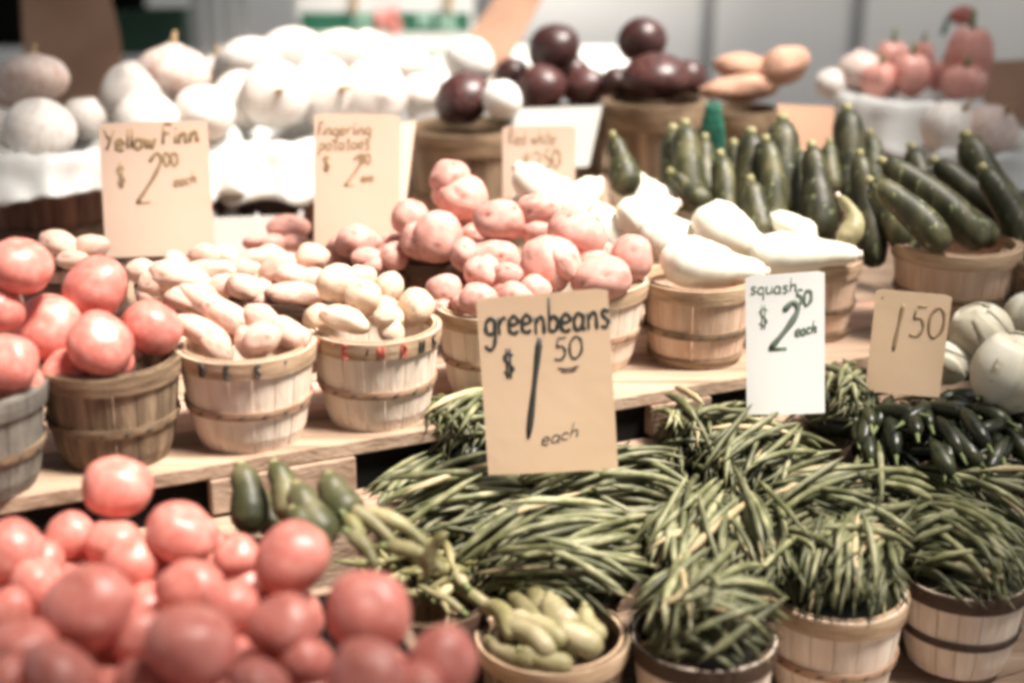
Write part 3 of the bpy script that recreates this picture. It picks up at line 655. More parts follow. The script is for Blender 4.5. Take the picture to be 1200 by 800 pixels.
seg(985,232,985,285,2.18,2.16,6,14,'crookneck_squash','cuke','pale green crookneck squash standing between zucchini and price sign','squash',None,bend=.25,neck=True,stem=.008,tipm='squash_tip')
bz = onz(930, 250, .88); basket(bz, .1, .12, 'basket holding the upright zucchini behind the pale squash', OLD, gB)

# eggplants on big old baskets --------------------------------------------
k3 = at(548, 148, 2.78); basket(k3, .122, .245, 'wide weathered basket of eggplants behind the second price sign', OLD, gK)
k4 = at(768, 118, 2.86); basket(k4, .102, .20, 'upright weathered basket with three dark eggplants', OLD, gK)
k5 = at(866, 128, 2.92); basket(k5, .085, .18, 'brown basket of sweet potatoes beside the green net bag', OLD, gK)
ge = 'dark eggplants at the back'
def far(kind, x, y, d, w, h, lab, grp, ang=0): item(kind, at(x, y, d), w*d/F, h*d/F, ang, lab, grp)
for (x,y,d,w,h,lab) in [(542,116,2.78,31,26,'dark eggplant between two white ones on the wide basket'),(649,58,3.05,29,27,'topmost dark eggplant of the middle pile'),
 (634,103,2.98,27,25,'reddish dark eggplant at the front of the middle pile'),(686,103,3.0,25,22,'dark eggplant at the right of the middle pile'),
 (600,88,3.1,20,19,'dark eggplant half behind the white one'),(752,48,2.95,27,25,'topmost dark eggplant of the right basket'),
 (768,90,2.86,38,25,'broad dark eggplant on the rim of the right basket'),(722,98,2.95,18,18,'small dark eggplant left of the right basket'),
 (806,94,2.95,20,22,'dark eggplant next to the sweet potatoes'),(668,85,3.12,22,20,'dark eggplant at the back of the middle pile')]:
    far('egg',x,y,d,w*1.1,h*1.14,lab,ge)
far('weg',550,72,2.86,30,28,'white eggplant on top of the wide basket','white eggplants'); far('weg',588,117,2.72,24,23,'white eggplant at the right rim of the wide basket','white eggplants')
gm = at(650, 132, 3.05); basket(gm, .12, .21, 'basket behind the folded paper under the middle eggplant pile', OLD, gK)
gsw = 'sweet potatoes at the back'
for (x,y,w,h,a,lab) in [(868,103,45,17,4,'long sweet potato lying in front on the brown basket'),(915,78,32,22,20,'blunt sweet potato pointing up right'),(870,78,34,15,-5,'pale sweet potato behind the long one')]:
    far('swe',x,y,2.9,w,h,lab,gsw,a)

# white onions in plastic lined baskets -----------------------------------
def bag(C, R, drop, label, seed, m='plastic', fold=9, flare=.03):
    """plastic film turned over a basket's rim: a crumpled skirt with an inner lip"""
    V = []; Fc = []; n = 90; prof = [(-.5,-.03),(-.2,.012),(0,.02),(.012,.006)] + [(.014+flare*(i/7)**1.3, -drop*i/7) for i in range(1, 8)]
    for k in range(n):
        a = 2*PI*k/n
        for i, (dr, z) in enumerate(prof):
            r = R*(1+dr) if dr < 0 else R+.004+dr
            f = max(0, i-2)/8; q = Vector((math.cos(a)*2, math.sin(a)*2, z*9+seed))
            r += f*.012*math.sin(fold*a+3*noise.noise(q)) + .008*noise.noise(q*2.3)*(.4+f)
            zz = z*(1+.35*f*noise.noise(Vector((math.cos(a)*1.7, math.sin(a)*1.7, seed+9)))) + .006*noise.noise(q*3)
            V.append((r*math.cos(a), r*math.sin(a), zz))
    m_ = len(prof)
    for k in range(n):
        k2 = (k+1) % n
        for i in range(m_-1): Fc.append((k*m_+i, k*m_+i+1, k2*m_+i+1, k2*m_+i))
    o = link('plastic_liner', mesh('plastic_liner', V, Fc, m)); o.location = C
    s = o.modifiers.new('solid', 'SOLIDIFY'); s.thickness = .0008
    return tag(o, label, 'plastic bag', 'plastic liners of the back baskets')
k1 = at(52, 178, 2.55); basket(k1, .125, .19, 'red brown basket at the left under a white plastic bag', BROWN, gK); bag(k1, .127, .05, 'crumpled white plastic over the left basket of onions', 1)
k2 = at(318, 165, 2.85); basket(k2, .118, .20, 'dark red basket under plastic between the two tall price signs', BROWN, gK); bag(k2, .12, .085, 'white plastic hanging low between the two tall price signs', 4)
k2b = at(200, 160, 2.75); basket(k2b, .11, .2, 'basket of white onions hidden behind the left price sign', BROWN, gK); bag(k2b, .112, .10, 'white plastic showing right of the left price sign', 7)
k2c = at(440, 168, 3.0); basket(k2c, .13, .2, 'basket of white onions behind the second price sign', BROWN, gK); bag(k2c, .132, .06, 'white plastic behind the second price sign', 8)
go = 'white onions in the plastic lined baskets'
def onion(kind, x, y, d, w, h, lab, tiltx=0, tilty=0, tail=True):
    p = at(x, y, d); rx, ry = w*d/F, h*d/F
    e = empty(NAMES[kind][0], p, 0, lab, 'onion', go); e.rotation_euler = (math.radians(tiltx), math.radians(tilty), rr.uniform(0, 1)); e.scale = (rx, rx, ry)
    link('bulb', rr.choice(PROTO[kind]), e)
    if tail: link('dry_neck', _neck, e)
    link('roots', _roots, e)
    return e
_neck = B().tube([(0,0,.9),(.03,.02,1.15),(.10,.05,1.42)], [.17,.09,.05], 6).me('dry_neck', 'root')
rb = B()
for i in range(14):
    a = i*2.4; r = .1*math.sqrt(i/14); rb.tube([(r*math.cos(a),r*math.sin(a),-.9),(1.6*r*math.cos(a+.3),1.6*r*math.sin(a+.3),-1.05),(2.4*r*math.cos(a),2.4*r*math.sin(a),-1.13)], [.02,.015,.01], 4)
_roots = rb.me('roots', 'root')
ON = [('onp',40,92,2.6,42,30,'pinkish white onion on top at the far left',-20,10),('oni',47,152,2.5,42,38,'big white onion low in the left plastic bag',20,0),('oni',98,140,2.62,26,28,'white onion at the right of the left bag',0,30),
 ('oni',5,150,2.6,24,30,'white onion cut by the left edge',0,-20),('onp',10,110,2.7,22,24,'pink shaded onion behind at the left edge',0,0),
 ('onp',203,84,2.74,44,33,'large onion with dry brown neck on top of the second basket',0,6),('oni',158,108,2.72,42,36,'white onion left in the second basket',10,-30),
 ('oni',172,140,2.62,38,32,'white onion resting low above the left price sign',30,0),('oni',240,132,2.68,36,34,'white onion right above the left price sign',20,20),
 ('oni',290,75,3.0,40,30,'white onion at the top left of the big white pile',-30,0),('oni',340,70,3.05,42,32,'white onion at the back of the big white pile',-60,0),('oni',395,72,3.1,44,32,'white onion at the middle back of the pile',-50,20),
 ('oni',283,118,2.85,36,32,'white onion left in the plastic basket',60,0),('oni',322,112,2.8,40,34,'white onion showing its brown tip in the plastic basket',75,10),('oni',378,108,2.88,42,34,'white onion with brown tip above the second price sign',80,-10),
 ('oni',438,112,2.92,42,34,'white onion with root tuft beside the wide basket',80,0),('oni',470,80,3.1,34,28,'white onion at the far right back of the pile',-40,0),('oni',492,112,3.0,26,26,'white onion against the wide eggplant basket',0,30),
 ('oni',255,90,3.05,30,26,'white onion behind the large dry necked one',0,0),('oni',430,62,3.2,34,26,'white onion under the white notice',0,0)]
for k,x,y,d,w,h,lab,tx,ty in ON: onion(k,x,y,d,w,h,lab,tx,ty, 'neck' in lab or 'tip' in lab or 'far left' in lab)
heap('fin', at(85, 300, 2.2), .07, .03, [(70,288,30,17,-20,'cream tuber left of the left price sign'),(105,290,24,16,15,'rough cream tuber against the left price sign'),(85,305,20,12,0,'small cream tuber above the tomatoes')], 'cream tubers behind the tomatoes')
bq = at(85, 312, 2.25); bq.z = .86; basket(bq, .085, .10, 'dark basket of cream tubers behind the tomatoes', BROWN, gB)

# right background: tray with plastic, peppers, cardboard ------------------
k6 = at(1065, 118, 3.02); basket(k6, .135, .22, 'brown basket at the right under white plastic toned darker for shade', OLD, gK); bag(k6, .137, .09, 'white plastic toned darker for shade, draped over the right basket', 12, 'plastic_dimmed')
k7 = at(1150, 180, 2.8); basket(k7, .10, .12, 'basket of bagged white bulbs at the right edge', OLD, gK); bag(k7, .102, .05, 'thin plastic round the white bulbs at the right', 15, 'plastic_dimmed')
for x,y,w,h,lab in [(1110,150,32,32,'bagged white onion at the right behind the zucchini'),(1160,155,34,34,'white onion under film at the right edge'),(1135,185,26,24,'white onion just behind the fat zucchini'),(1195,175,24,26,'white onion cut by the right edge')]:
    onion('onp' if x == 1160 else 'oni', x, y, 2.78, w, h, lab, 40, 0)
gp = 'red peppers at the upper right'
def pepper(x, y, d, w, h, lab, tx=0, green=True):
    p = at(x, y, d); s = w*d/F; V = []
    for q in SG:
        az = math.atan2(q.y, q.x); pol = math.acos(max(-1,min(1,q.z))); r = 1+.1*math.cos(4*az)*math.sin(pol) - .2*math.exp(-(pol/.3)**2)
        V.append(Vector((q.x*r*(1-.15*(1-q.z)/2), q.y*r*(1-.15*(1-q.z)/2), q.z*r))*1.0)
    e = empty('red_pepper', p, rr.random(), lab, 'pepper', gp); e.scale = (s, s, h*d/F); e.rotation_euler.x = math.radians(tx)
    link('body', mesh('body', V, SGF, 'pepper'), e)
    if green: link('stem', B().tube([(0,0,.75),(.05,.02,1.1),(.18,.05,1.4)], [.16,.12,.12], 6).me('stem','stem'), e)
for a in [(1045,75,3.1,24,28,'red pepper at the left of the right basket'),(1068,88,3.0,24,26,'red pepper in the middle of the right basket'),(1030,95,3.0,22,22,'red pepper low at the left rim of the right basket'),
          (1136,68,3.0,28,38,'tall red pepper standing under a green stem'),(1130,98,2.95,28,22,'red pepper at the foot of the tall one'),(1080,70,3.15,16,22,'small red pepper behind the others'),(1104,92,3.1,15,22,'brownish red pepper in the gap before the tall one')]: pepper(*a)
far('onp',1008,85,3.05,28,26,'pale pink onion in film left of the red peppers',go); far('oni',975,98,3.05,20,18,'small white onion at the left end of the right basket',go)
far('tom',1128,18,3.2,15,13,'small red fruit on the green stem at the upper right','fruit at the upper right')
gourd('green_stalk', [at(1105,40,3.2), at(1112,22,3.2), at(1122,12,3.2)], [.006,.005,.004], 'green', 'green stalk above the tall red pepper', 'stalk')
def board(name, pts, d, label, m, th=.006, lean=10, cat='cardboard', bump=.004):
    """flat piece with its own outline, standing at depth d"""
    P = [at(x, y, d + (max(p[1] for p in pts)-y)*.0004) for x, y in pts]; c = sum(P, Vector())/len(P); nrm = (P[1]-P[0]).cross(P[2]-P[0]).normalized()*th
    n = len(P); b = B().add([p-c for p in P]+[p-c+nrm for p in P], [tuple(range(n)), tuple(range(2*n-1, n-1, -1))]+[(i, n+i, n+(i+1) % n, (i+1) % n) for i in range(n)])
    o = link(name, b.me(name, m, False)); o.location = c; return tag(o, label, cat)
board('cardboard_sheet', [(25,-10),(28,60),(40,130),(100,160),(150,120),(140,40),(128,-10)], 3.4, 'large brown cardboard sheet at the upper left', 'card_brown')
board('cardboard_strip', [(585,-10),(640,-10),(592,80),(575,92),(548,78),(535,62)], 3.5, 'brown cardboard strip slanting down to the white eggplant', 'card_brown')
board('cardboard_box_side', [(1155,72),(1240,68),(1240,140),(1150,140)], 3.1, 'tan cardboard box side at the right edge', 'card_brown')
board('blank_card', [(911,122),(978,125),(975,215),(920,215)], 2.62, 'blank tan card standing behind the upright zucchini', 'card_tan', .002, cat='card')
board('folded_paper', [(590,128),(706,124),(690,195),(612,200)], 2.72, 'grey white folded paper leaning before the middle eggplants', 'paper', .002, cat='paper')
board('red_card_edge', [(462,145),(487,142),(474,250),(455,275)], 2.42, 'salmon card peeping out behind the second price sign', 'card_pink', .002, cat='card')
# green net bag: crossed strings over a soft sack
nb = empty('net_bag', at(832, 215, 2.75), 0, 'green net bag hanging beside the sweet potato basket', 'net bag')
b = B(); w_, h_ = 14*2.75/F, 50*2.75/F
for k in range(10):
    for s in (1, -1):
        P = []
        for i in range(13):
            z = i/12; a = s*z*3.2+2*PI*k/10; r = w_*(.55+.5*math.sin(PI*min(1,z*1.05))); P.append((r*math.cos(a), r*math.sin(a)*.8, z*2*h_-.01))
        b.tube(P, [.0022]*13, 5)
link('net', b.me('net', 'net'), nb)
b = B().ball((0,0,h_), (w_*.95, w_*.75, h_*.98)); link('sack', b.me('sack', 'green_dark'), nb)

# far left background ------------------------------------------------------
gc = empty('green_crate', at(182, 62, 4.4), .1, 'dark green plastic crate at the top left beside the cardboard', 'crate')
for (lo,hi,nm) in (((-.10,-.08,0),(.10,-.075,.13),'side_panel'),((-.10,.075,0),(.10,.08,.13),'side_panel'),((-.105,-.08,0),(-.10,.08,.13),'end_panel'),((.10,-.08,0),(.105,.08,.13),'end_panel'),((-.10,-.075,0),(.10,.075,.006),'bottom')):
    link(nm, B().box(lo,hi).me(nm,'green_dark',False), gc)
bt = empty('back_table', (-.6, 4.55, 0), 0, 'white topped table far behind the onions', 'table')
link('table_top', B().box((-1.3,-.4,.86),(1.0,.4,.9)).me('table_top','card_white',False), bt)
link('cloth', B().box((-1.3,-.41,.15),(1.0,-.405,.885)).me('cloth','card_white',False), bt)
for sx in (-1.25,.95):
    for sy in (-.35,.35): link('leg', B().box((sx-.02,sy-.02,0),(sx+.02,sy+.02,.86)).me('leg','steel',False), bt)
cr = empty('folding_chair', at(255, 60, 4.5), 0, 'pale grey folding chair back with dark gaps at the top left', 'chair')
for dx in (-.075,-.03,.02,.07): link('slat', B().box((dx,0,-.02),(dx+.028,.01,.25)).me('slat','wallseam',False), cr)
link('seat', B().box((-.09,-.05,-.06),(.11,.12,-.021)).me('seat','card_white',False), cr)
for dx in (-.085,.09): link('leg', B().box((dx,.09,-1.0),(dx+.015,.105,-.06)).me('leg','steel',False), cr)
# banner with green stripe and lettering
bn = empty('market_banner', at(455, 60, 4.3), 0, 'white banner with a green lettered stripe across the upper left', 'banner')
ps = 4.3/F
link('banner_cloth', B().box((-105*ps,0,-28*ps),(100*ps,.006,100*ps)).me('banner_cloth','wall',False), bn)
link('stripe', B().box((-101*ps,-.003,22*ps),(96*ps,-.0005,44*ps)).me('stripe','green',False), bn)
b = B(); writing(b,'FR ES', -40*ps, 25*ps, 17*ps, .006, 0,0,1.1); 
for v in b.V: v.y -= .005
link('lettering', b.me('lettering','green_pale'), bn)
b = B(); writing(b,'HS', -12*ps, 24*ps, 22*ps, .012, 0,0,1.0)
for v in b.V: v.y -= .012
link('lettering', b.me('lettering','red_print'), bn)
b = B(); writing(b,'M NE', 36*ps, 25*ps, 17*ps, .007, 0,0,1.1)
for v in b.V: v.y -= .005
link('lettering', b.me('lettering','green_pale'), bn)
for dx in (-42, 68): link('clip', B().box((dx*ps,-.01,46*ps),((dx+8)*ps,.0,66*ps)).me('clip','root',False), bn)
for dx in (-104, 98): link('post', B().box((dx*ps,.0065,-1.3),((dx+4)*ps,.02,100*ps)).me('post','wallseam',False), bn)
sign('white_notice', 445, 530, 46, 84, 3.35, 'white notice with faint green writing below the banner', 'card_white',
     [("market",.12,.55,.34,.003,0,0,1.5,'green_pale')], lean=10, cat='notice')

# ============================================================ PRICE SIGNS
gS = 'handwritten price signs'
sign('price_sign', 572, 724, 352, 553, 1.80, 'tan card reading greenbeans $1.50 standing in the beans', 'card',
 [("greenbeans", .05, .22, .185, .0024, .05, .02, .72, 'ink'), ("$", .17, .45, .15, .0022, .0, 0, .9, 'ink'),
  ("1", .32, .80, .56, .0040, .14, 0, .30, 'ink'), ("50", .56, .37, .125, .0016, .1, .02, 1.1, 'ink'), ("_", .60, .395, .16, .0011, 0, .02, 1.1, 'ink'), ("_", .62, .42, .12, .0010, 0, .02, 1.1, 'ink'),
  ("each", .42, .84, .085, .0009, .3, .25, 1.2, 'ink')], lean=8, yaw=-4, skew=.004, roll=-4.5, group=gS, bend=.003)
sign('price_sign', 125, 250, 152, 300, 2.30, 'left tan card with a long slanted 2 above the fingerling potatoes', 'card_pink',
 [("Yellow", .03, .20, .15, .0032, .1, .04, .95), ("Finn", .57, .17, .15, .0034, .1, .06, 1.0), ("$", .14, .47, .17, .0020, 0, 0, .8), ("2", .30, .62, .38, .0028, .35, 0, .55), ("00", .58, .33, .10, .0022, 0, 0, .9),
  ("each", .66, .48, .09, .0020, .2, .15, .9)], ink='ink_faint', lean=12, yaw=4, skew=0, group=gS, roll=-1)
sign('price_sign', 369, 468, 143, 290, 2.32, 'second tan card with two written lines and a price, right of the plastic basket', 'card_pink',
 [("fingerling", .03, .16, .10, .0017, .1, .03, .98), ("potatoes", .05, .27, .10, .0016, .1, .04, .98), ("$", .10, .43, .12, .0022, 0, 0, .9), ("2", .34, .55, .24, .0018, .35, 0, .6), ("00", .52, .37, .08, .0018, 0, 0, .9),
  ("ea", .54, .50, .07, .0018, .2, .1, 1.3)], ink='ink_faint', lean=12, yaw=6, roll=2, group=gS)
sign('price_sign', 589, 674, 153, 232, 2.48, 'small pink tan card behind the squash and big red potatoes', 'card_pink',
 [("Red white", .08, .25, .20, .0012, 0, 0, .75), ("$2", .28, .62, .26, .0016, 0, 0, .9), ("50", .56, .58, .26, .0020, 0, 0, .8)], ink='ink_faint', lean=10, yaw=0, group=gS)
sign('price_sign', 876, 966, 328, 485, 1.98, 'bright white price card in front of the squash baskets', 'card_white',
 [("squash", .06, .14, .10, .0013, .1, .05, 1.05), ("$", .16, .38, .16, .0011, 0, 0, .9), ("2", .28, .54, .34, .0040, .35, .1, .7), ("50", .62, .22, .11, .0024, .1, 0, .9), ("each", .62, .44, .09, .0018, .2, .15, .8)],
 ink='ink_grey', lean=9, yaw=-6, skew=.006, roll=-3, group=gS)
sign('price_sign', 1015, 1100, 347, 462, 2.02, 'faded tan card with 1.50 beside the cabbages', 'card',
 [("'", .08, .2, .14, .0014, 0, 0, 1), ("1", .30, .58, .46, .0028, .05, 0, .4), ("50", .48, .42, .30, .0022, .05, 0, .95)], ink='ink_faint', lean=9, yaw=-8, group=gS, roll=3)

# ============================================================ FRONT HEAP OF TOMATOES
TS = [(137,570,43,42,'topmost tomato of the front heap against the black gap'),(213,624,45,38,'tomato second row right of the topmost one'),(342,655,51,46,'big bright tomato at the upper right of the front heap'),
 (432,715,55,50,'large tomato at the right of the front heap nearest the beans'),(224,757,60,52,'biggest tomato at the front centre'),(104,710,58,50,'ribbed tomato front left with a pale edge'),
 (132,635,36,30,'tomato right under the topmost one'),(82,628,32,32,'shaded tomato left of centre behind'),(222,690,44,32,'tomato in a hollow in the middle of the front heap'),
 (333,735,46,42,'tomato just left of the large right one'),(278,652,28,30,'partly hidden tomato left of the big bright one'),(12,645,42,38,'tomato at the left edge of the front heap'),
 (520,775,48,40,'rightmost tomato beside the cucumber basket'),(430,795,58,40,'tomato cut by the bottom edge under the large right one'),(358,775,34,34,'small tomato between two front ones'),
 (305,800,42,26,'tomato at the bottom edge right of the biggest'),(72,792,56,36,'tomato at the bottom edge left of centre'),(25,755,46,32,'dim tomato low at the left'),
 (155,660,34,36,'tomato with a pale shoulder between the ribbed one and the hollow'),(268,712,36,36,'tomato behind the biggest one'),(45,685,36,34,'tomato wedged behind the ribbed one'),
 (8,715,30,32,'small tomato at the left edge halfway up'),(160,745,34,40,'tomato between the ribbed and the biggest one'),(165,800,34,30,'little tomato at the bottom between two big ones'),
 (48,655,30,28,'dark tomato behind the left edge one'),(5,800,40,30,'tomato in the bottom left corner'),(490,805,40,22,'tomato at the bottom edge below the rightmost')]
gT = 'tomatoes in the front heap'
for x,y,w,h,lab in TS:
    d = F*.0465/w if w > 40 else F*.040/w*1.0
    d = min(max(d, 1.20), 1.62)
    if y > 700: d = min(d, 1.42)
    base = 1.60 - (y-560)*.0016; d = base*.75 + d*.25
    if w < 38: d += .035
    item('tom', at(x, y, d), w*.97*d/F, h*d/F*1.03, rr.uniform(-12, 12), lab, gT, rz=w*d/F*.85)
fl = 'tomato in the dim second layer of the front heap'
for i in range(150):
    x = rr.uniform(-260, 540); y = rr.uniform(640, 1010)
    if y < 640+.0*x or (x > 300 and y < 700) or (x > 400 and y < 770): continue
    d = 1.60-(y-560)*.0016+.145; item('tom', at(x, y, d), .033, .031, 0, fl, gT)
tb = empty('tomato_crate', (at(200, 780, 1.35).x, at(200, 780, 1.35).y, .50), TANG-.1, 'wooden crate under the front heap of tomatoes', 'crate')
for (lo,hi,nm) in (((-.36,-.24,0),(.24,-.228,.2),'side_panel'),((-.36,.17,0),(.24,.182,.2),'side_panel'),((-.372,-.24,0),(-.36,.182,.2),'end_panel'),((.24,-.24,0),(.252,.182,.2),'end_panel'),((-.36,-.228,0),(.24,.17,.012),'bottom'),((-.36,-.227,.14),(.239,.169,.2),'shade_bed')):
    link(nm, B().box(lo,hi).me(nm,'black' if nm == 'shade_bed' else 'plank',False), tb)  # black bed paints the shade between the tomatoes

# ============================================================ LOWER BASKETS AND BEANS
zr = .60
bA = onz(648, 742, zr); bBk = onz(825, 742, zr); bC = onz(980, 690, zr); bD = onz(1130, 668, zr)
basket(bA, .088, .13, 'worn basket of small pale cucumbers at the bottom centre', ('wood_old','wood_hoop','wood_hoop'), gL)
basket(bBk, .085, .13, 'dark rimmed basket of green beans at the bottom edge, cut off below', DARKB, gL)
basket(bC, .0865, .14, 'light rimmed basket of green beans between two dark rimmed ones', LIGHT, gL)
basket(bD, .081, .125, 'dark rimmed basket of green beans with a dark middle hoop at the right', DARKB, gL)
bE = onz(505, 700, .62); basket(bE, .07, .13, 'dark rimmed basket of okra right of the front tomatoes', ('wood_old','wood_dark','wood_dark'), gL)
def heapc(x, y, z): return onz(x, y, z)
HB = [ # centre, R, H, comb direction (deg), spread, material, named beans, extra, label
 (bBk, .088, .070, 8, 28, 'bean', 38, 210, 'green bean in the heap at the bottom edge over the dark rimmed basket', True),
 (bC, .089, .070, 68, 26, 'bean', 38, 210, 'green bean draped steeply over the light rimmed basket', True),
 (bD, .085, .062, -30, 40, 'bean', 32, 210, 'green bean in the heap over the dark rimmed basket at the right', True),
 (heapc(835, 650, .63), .115, .07, 70, 40, 'bean', 30, 230, 'green bean in the curled heap in the middle of the bean display', False),
 (heapc(650, 655, .63), .125, .06, 22, 22, 'bean', 36, 270, 'green bean in the combed heap right below the greenbeans sign', False),
 (heapc(985, 605, .64), .12, .06, 10, 40, 'bean', 28, 230, 'green bean in the heap below the white price card and behind the light basket', False),
 (heapc(700, 580, .66), .12, .055, 12, 30, 'bean', 24, 250, 'green bean in the heap touching the greenbeans sign on its right', False),
 (heapc(868, 545, .66), .11, .06, 55, 45, 'bean', 22, 240, 'green bean in the pale heap at the foot of the white price card', False),
 (heapc(530, 600, .65), .12, .055, 15, 35, 'bean', 26, 250, 'green bean in the heap left of the greenbeans sign', False),
 (heapc(1140, 590, .645), .10, .05, -15, 45, 'bean', 14, 150, 'green bean in the shaded heap at the right edge', False),
 (heapc(1105, 522, .68), .15, .062, 80, 70, 'bean_dark', 34, 120, 'slim dark green pepper in the dusky heap below the cabbages', False),
 (heapc(806, 508, .71), .05, .035, 80, 50, 'bean', 10, 50, 'green bean in the tuft between the greenbeans sign and the white price card', False),
 (heapc(985, 480, .72), .06, .05, 85, 50, 'bean', 10, 70, 'green bean in the tuft between the white price card and the faded one', False),
 (heapc(540, 518, .72), .065, .055, 60, 60, 'bean', 14, 90, 'green bean in the tuft beside the left edge of the greenbeans sign', False),
]
br = random.Random(77)
STUFF = {'bean': B(), 'bean_dark': B(), 'bean_dry': B()}
def bean_axis(C, R, H, comb, spread, lift, L, phi=None, q=None, lim=1.06, tries=0, flex=.45):
    a = br.uniform(0, 2*PI) if phi is None else phi; q = math.sqrt(br.random())*.88
    k = noise.noise(Vector((C.x*9+q*math.cos(a)*1.3, C.y*9+q*math.sin(a)*1.3, 3)))      # neighbours lie in one bundle
    th = math.radians(comb + k*95 + br.gauss(0, spread*.42)); dx, dy = math.cos(th), math.sin(th); px, py = q*R*math.cos(a), q*R*math.sin(a)
    n = 8; P = []; curve = br.uniform(-1, 1)*.13; tilt = br.gauss(0, .10); mr = 0
    def hz(x, y):
        rho = math.sqrt(x*x+y*y)/R; return rho, (H*math.sqrt(1-rho*rho) if rho < .93 else H*.367-(rho-.93)*H*1.5)
    z0 = hz(px, py)[1]; e = .02; gz = (hz(px+dx*e, py+dy*e)[1]-hz(px-dx*e, py-dy*e)[1])/(2*e); gz = max(-.9, min(.9, gz))
    for i in range(n):
        s = (i/(n-1)-.5)*L; c = curve*(s/L*2)**2*L*.5; x = px+dx*s-dy*c; y = py+dy*s+dx*c; rho, zd = hz(x, y)
        P.append(C + Vector((x, y, flex*zd+(1-flex)*(z0+gz*s)+lift+tilt*s))); mr = max(mr, rho)
    if mr > lim and tries < 12: return bean_axis(C, R, H, comb, spread, lift, L*.96, phi, None, lim, tries+1, flex)
    return P
def bean_geo(b, P, r, sides=6):
    n = len(P); prof = [r*.18, r*.55] + [r*(1+.14*math.cos(i*2.5)) for i in range(n-3)] + [r*.35]
    T0 = (P[-1]-P[-2]).normalized(); P = P + [P[-1]+T0*.006]; prof = prof+[r*.1]; b.tube(P, prof, sides)
for C, R, H, comb, spread, m, nn, ex, lab, has in HB:
    for i in range(ex):                              # lower layers: real pods, joined
        lv = i/ex; P = bean_axis(C, R, H, comb, spread+15, -.030+.026*lv, br.uniform(.08, .14)); mm = m if br.random() > .06 else 'bean_dry'
        bean_geo(STUFF[mm], P, br.uniform(.0030, .0045), 5)
    for i in range(nn):
        P = bean_axis(C, R, H, comb, spread, (br.uniform(.0, .016) if br.random() < .85 else br.uniform(.014, .03)), br.uniform(.10, .15), phi=br.uniform(-PI*1.05, .15) if br.random() < .8 else None, lim=1.12 if has else 1.2)
        c = sum(P, Vector())/len(P); b = B(); bean_geo(b, [p-c for p in P], br.uniform(.0037, .0054), 7)
        if m == 'bean_dark':                          # slim dark peppers instead of beans
            P = P[1:-2]; c = sum(P, Vector())/len(P); rp = br.uniform(.009, .013); b = B(); b.tube([p-c for p in P], [rp*f for f in (.6, 1, 1.05, .9, .3)], 8)
            e = empty('dark_pepper', c, 0, lab, 'pepper', 'slim dark green peppers below the cabbages'); link('body', b.me('body', m), e)
            d0 = (P[0]-P[1]).normalized(); link('stem', B().tube([P[0]-c, P[0]-c+d0*.01, P[0]-c+d0*.02], [.004, .0025, .002], 5).me('stem', 'stem'), e); continue
        o = link('green_bean', b.me('green_bean', m if br.random() > .05 else 'bean_dry')); o.location = c
        tag(o, lab, 'green bean', lab.replace('green bean in', 'green beans in').replace('green bean draped', 'green beans draped').replace('dark green beans', 'dark green beans'))
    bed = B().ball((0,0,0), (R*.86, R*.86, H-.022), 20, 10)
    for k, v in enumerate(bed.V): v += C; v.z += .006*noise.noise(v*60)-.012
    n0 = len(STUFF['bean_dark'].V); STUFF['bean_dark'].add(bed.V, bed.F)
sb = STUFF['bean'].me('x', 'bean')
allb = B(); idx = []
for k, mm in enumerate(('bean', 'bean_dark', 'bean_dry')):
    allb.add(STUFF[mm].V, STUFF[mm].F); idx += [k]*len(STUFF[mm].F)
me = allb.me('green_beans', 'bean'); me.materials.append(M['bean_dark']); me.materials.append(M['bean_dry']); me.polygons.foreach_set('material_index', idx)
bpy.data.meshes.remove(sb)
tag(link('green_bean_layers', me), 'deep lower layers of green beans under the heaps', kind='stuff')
# plain baskets under the rear heaps
for (i, lab) in ((3,'basket buried under the curled heap of beans'),(4,'basket buried under the combed heap below the sign'),(5,'basket under the heap behind the light basket'),(9,'basket under the shaded heap at the right edge')):
    C = HB[i][0].copy(); C.z -= .025; basket(C, .084, C.z-LT, lab, OLD, gL, full=False)

# small cucumbers and okra
gc_ = 'small pale cucumbers in the worn basket'
CU = [(625,690,670,728,16,'cucumber pointing up in the middle of the worn basket'),(645,702,688,755,20,'fat curved cucumber at the right of the worn basket'),(590,735,645,765,15,'cucumber along the front left rim'),
 (600,722,660,752,14,'cucumber lying second from the front'),(650,735,700,762,17,'stubby cucumber by the front right rim'),(575,750,625,772,13,'cucumber end at the left rim'),(600,700,628,735,12,'dark cucumber at the back left'),(565,712,600,745,12,'narrow cucumber at the left of the worn basket'),
 (685,712,706,745,12,'cucumber tucked at the right rim'),(612,762,668,778,13,'cucumber lowest on the front rim')]
for x0,y0,x1,y1,r,lab in CU:
    d0, d1 = dome_hit(x0,y0,bA,.08,.045)[1], dome_hit(x1,y1,bA,.08,.045)[1]
    seg(x0,y0,x1,y1,d0,d1,r*.8,r,'small_cucumber','cuke',lab,'cucumber',gc_,bend=rr.uniform(-.15,.15),stem=.004,ribs=.03)
go_ = 'okra pods right of the front tomatoes'
for i in range(34):
    a = rr.uniform(0, 2*PI); q = math.sqrt(rr.random())*.065; C = bE + Vector((q*math.cos(a)*1.1-.01, q*math.sin(a)*1.3+.03, .035*(1-(q/.08)**2)+rr.uniform(-.01,.012)))
    th = rr.uniform(0, 2*PI); D = Vector((math.cos(th), math.sin(th), rr.uniform(-.1,.6))).normalized()*rr.uniform(.03,.045)
    r = rr.uniform(.006,.009)
    gourd('okra_pod', [C-D, C-D*.3+Vector((0,0,.003)), C+D*.4, C+D], [r*.8,r,r*.9,r*.6,r*.2], 'okra', 'ridged green okra pod in the loose heap right of the front tomatoes', 'okra', go_, 'stem', .008, sides=8, ribs=.08)
gcu = 'dark cucumbers on the step'
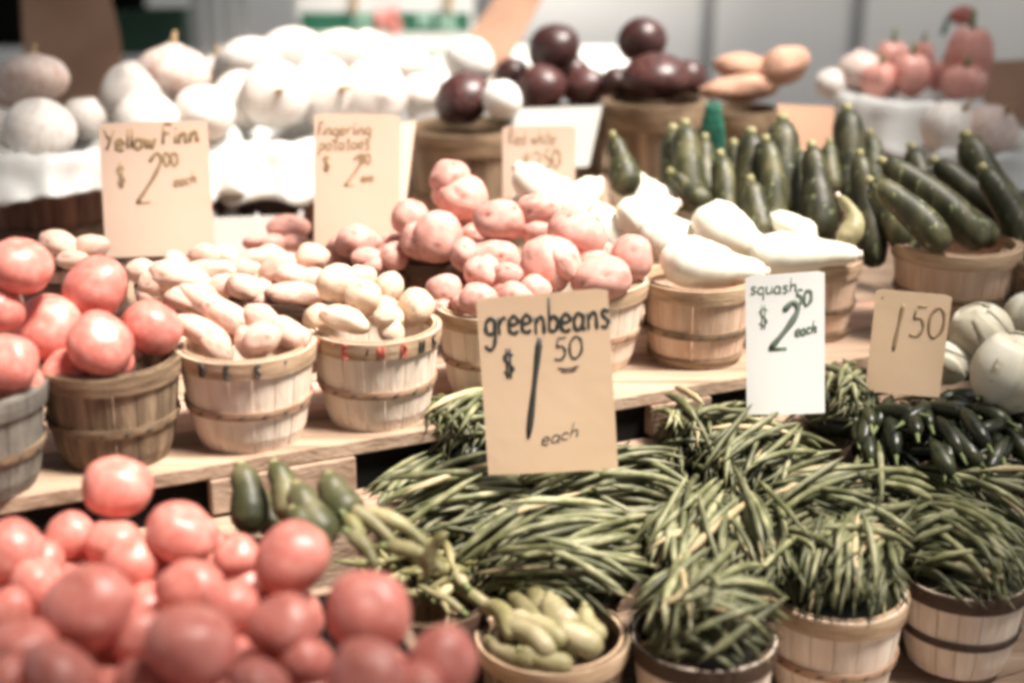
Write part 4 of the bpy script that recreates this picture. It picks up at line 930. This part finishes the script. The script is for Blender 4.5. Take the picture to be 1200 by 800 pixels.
for x0,y0,x1,y1,d,r,lab in [(282,548,292,612,1.68,19,'dark cucumber standing at the left end of the step'),(322,545,340,600,1.66,16,'pale tipped cucumber second on the step'),(348,572,385,625,1.60,20,'cucumber leaning right over the bright tomato'),
  (385,560,412,600,1.64,20,'cucumber at the right end of the group on the step'),(345,600,372,640,1.58,18,'lowest cucumber just above the bright tomato'),(305,575,322,615,1.72,13,'thin cucumber in the gap between two others')]:
    seg(x0,y0,x1,y1+6,d,d-.02,r*.85,r*1.2,'cucumber','cuke_dark',lab,'cucumber',gcu,bend=rr.uniform(-.06,.06),stem=.004,ribs=.03)
for i, (x0,y0,x1,y1,d,lab) in enumerate([(395,590,470,650,1.62,'long okra pod sloping down from the cucumbers'),(410,625,440,665,1.58,'okra pod standing by the right tomato'),(430,600,500,640,1.62,'okra pod beside the long sloping one'),(455,640,520,668,1.58,'broad okra pod above the dark rimmed basket'),(500,670,520,625,1.56,'okra pod with upright pointed tip'),(405,605,425,650,1.6,'okra pod close to the large tomato')]):
    seg(x0,y0,x1,y1,d,d-.02,9,7,'okra_pod','okra',lab,'okra',go_,bend=.08,stem=.008,tipm='stem',ribs=.06)
okb = at(440, 660, 1.66); okb.z = .62
basket(okb, .09, .16, 'basket beneath the okra, hidden behind the right front tomato', OLD, gL, full=False)

# cabbages at the right ----------------------------------------------------
gcb = 'pale cabbages at the right edge'
def cabbage(x, y, d, rpx, lab, tilt=0):
    p = at(x, y, d); R = rpx*d/F; e = empty('cabbage', p, rr.random()*6, lab, 'cabbage', gcb); e.rotation_euler.x = math.radians(tilt)
    V = [q*(1+.03*noise.noise(q*2))*R*.93 for q in SG]; link('heart', mesh('heart', V, SGF, 'cabbage'), e)
    for k in range(7):
        a0 = k*2.4; V = []; Fc = []; n = 10
        for i in range(n+1):
            for j in range(n+1):
                u = (j/n-.5)*2; t = i/n; pol = PI*.93 - t*PI*(.72+.05*(k % 3)); wid = (.25+1.0*math.sin(min(1,t*1.2)*PI*.6))
                az = a0+u*wid*.9; edge = max(0, t-.75)*.45 + abs(u)**4*.06
                r = R*(.955+.012*k/2+edge*.22+.02*noise.noise(Vector((u*3, t*4, k)))+.006*math.sin(u*9+t*3))
                V.append((r*math.sin(pol)*math.cos(az), r*math.sin(pol)*math.sin(az), r*math.cos(pol)))
        Fc = [(i*(n+1)+j, i*(n+1)+j+1, (i+1)*(n+1)+j+1, (i+1)*(n+1)+j) for i in range(n) for j in range(n)]
        o = link('leaf', mesh('leaf', V, Fc, 'cabbage'), e); s = o.modifiers.new('solid','SOLIDIFY'); s.thickness = .0015
    return e
cabbage(1188, 438, 1.98, 50, 'pale cabbage cut by the right edge, nearest the beans', 15)
cabbage(1150, 392, 2.1, 38, 'white cabbage right below the pale zucchini basket', 30)
cabbage(1112, 425, 2.1, 26, 'small cabbage half behind the faded tan card', 60)
cabbage(1205, 372, 2.15, 30, 'cabbage behind the one at the right edge', 0)
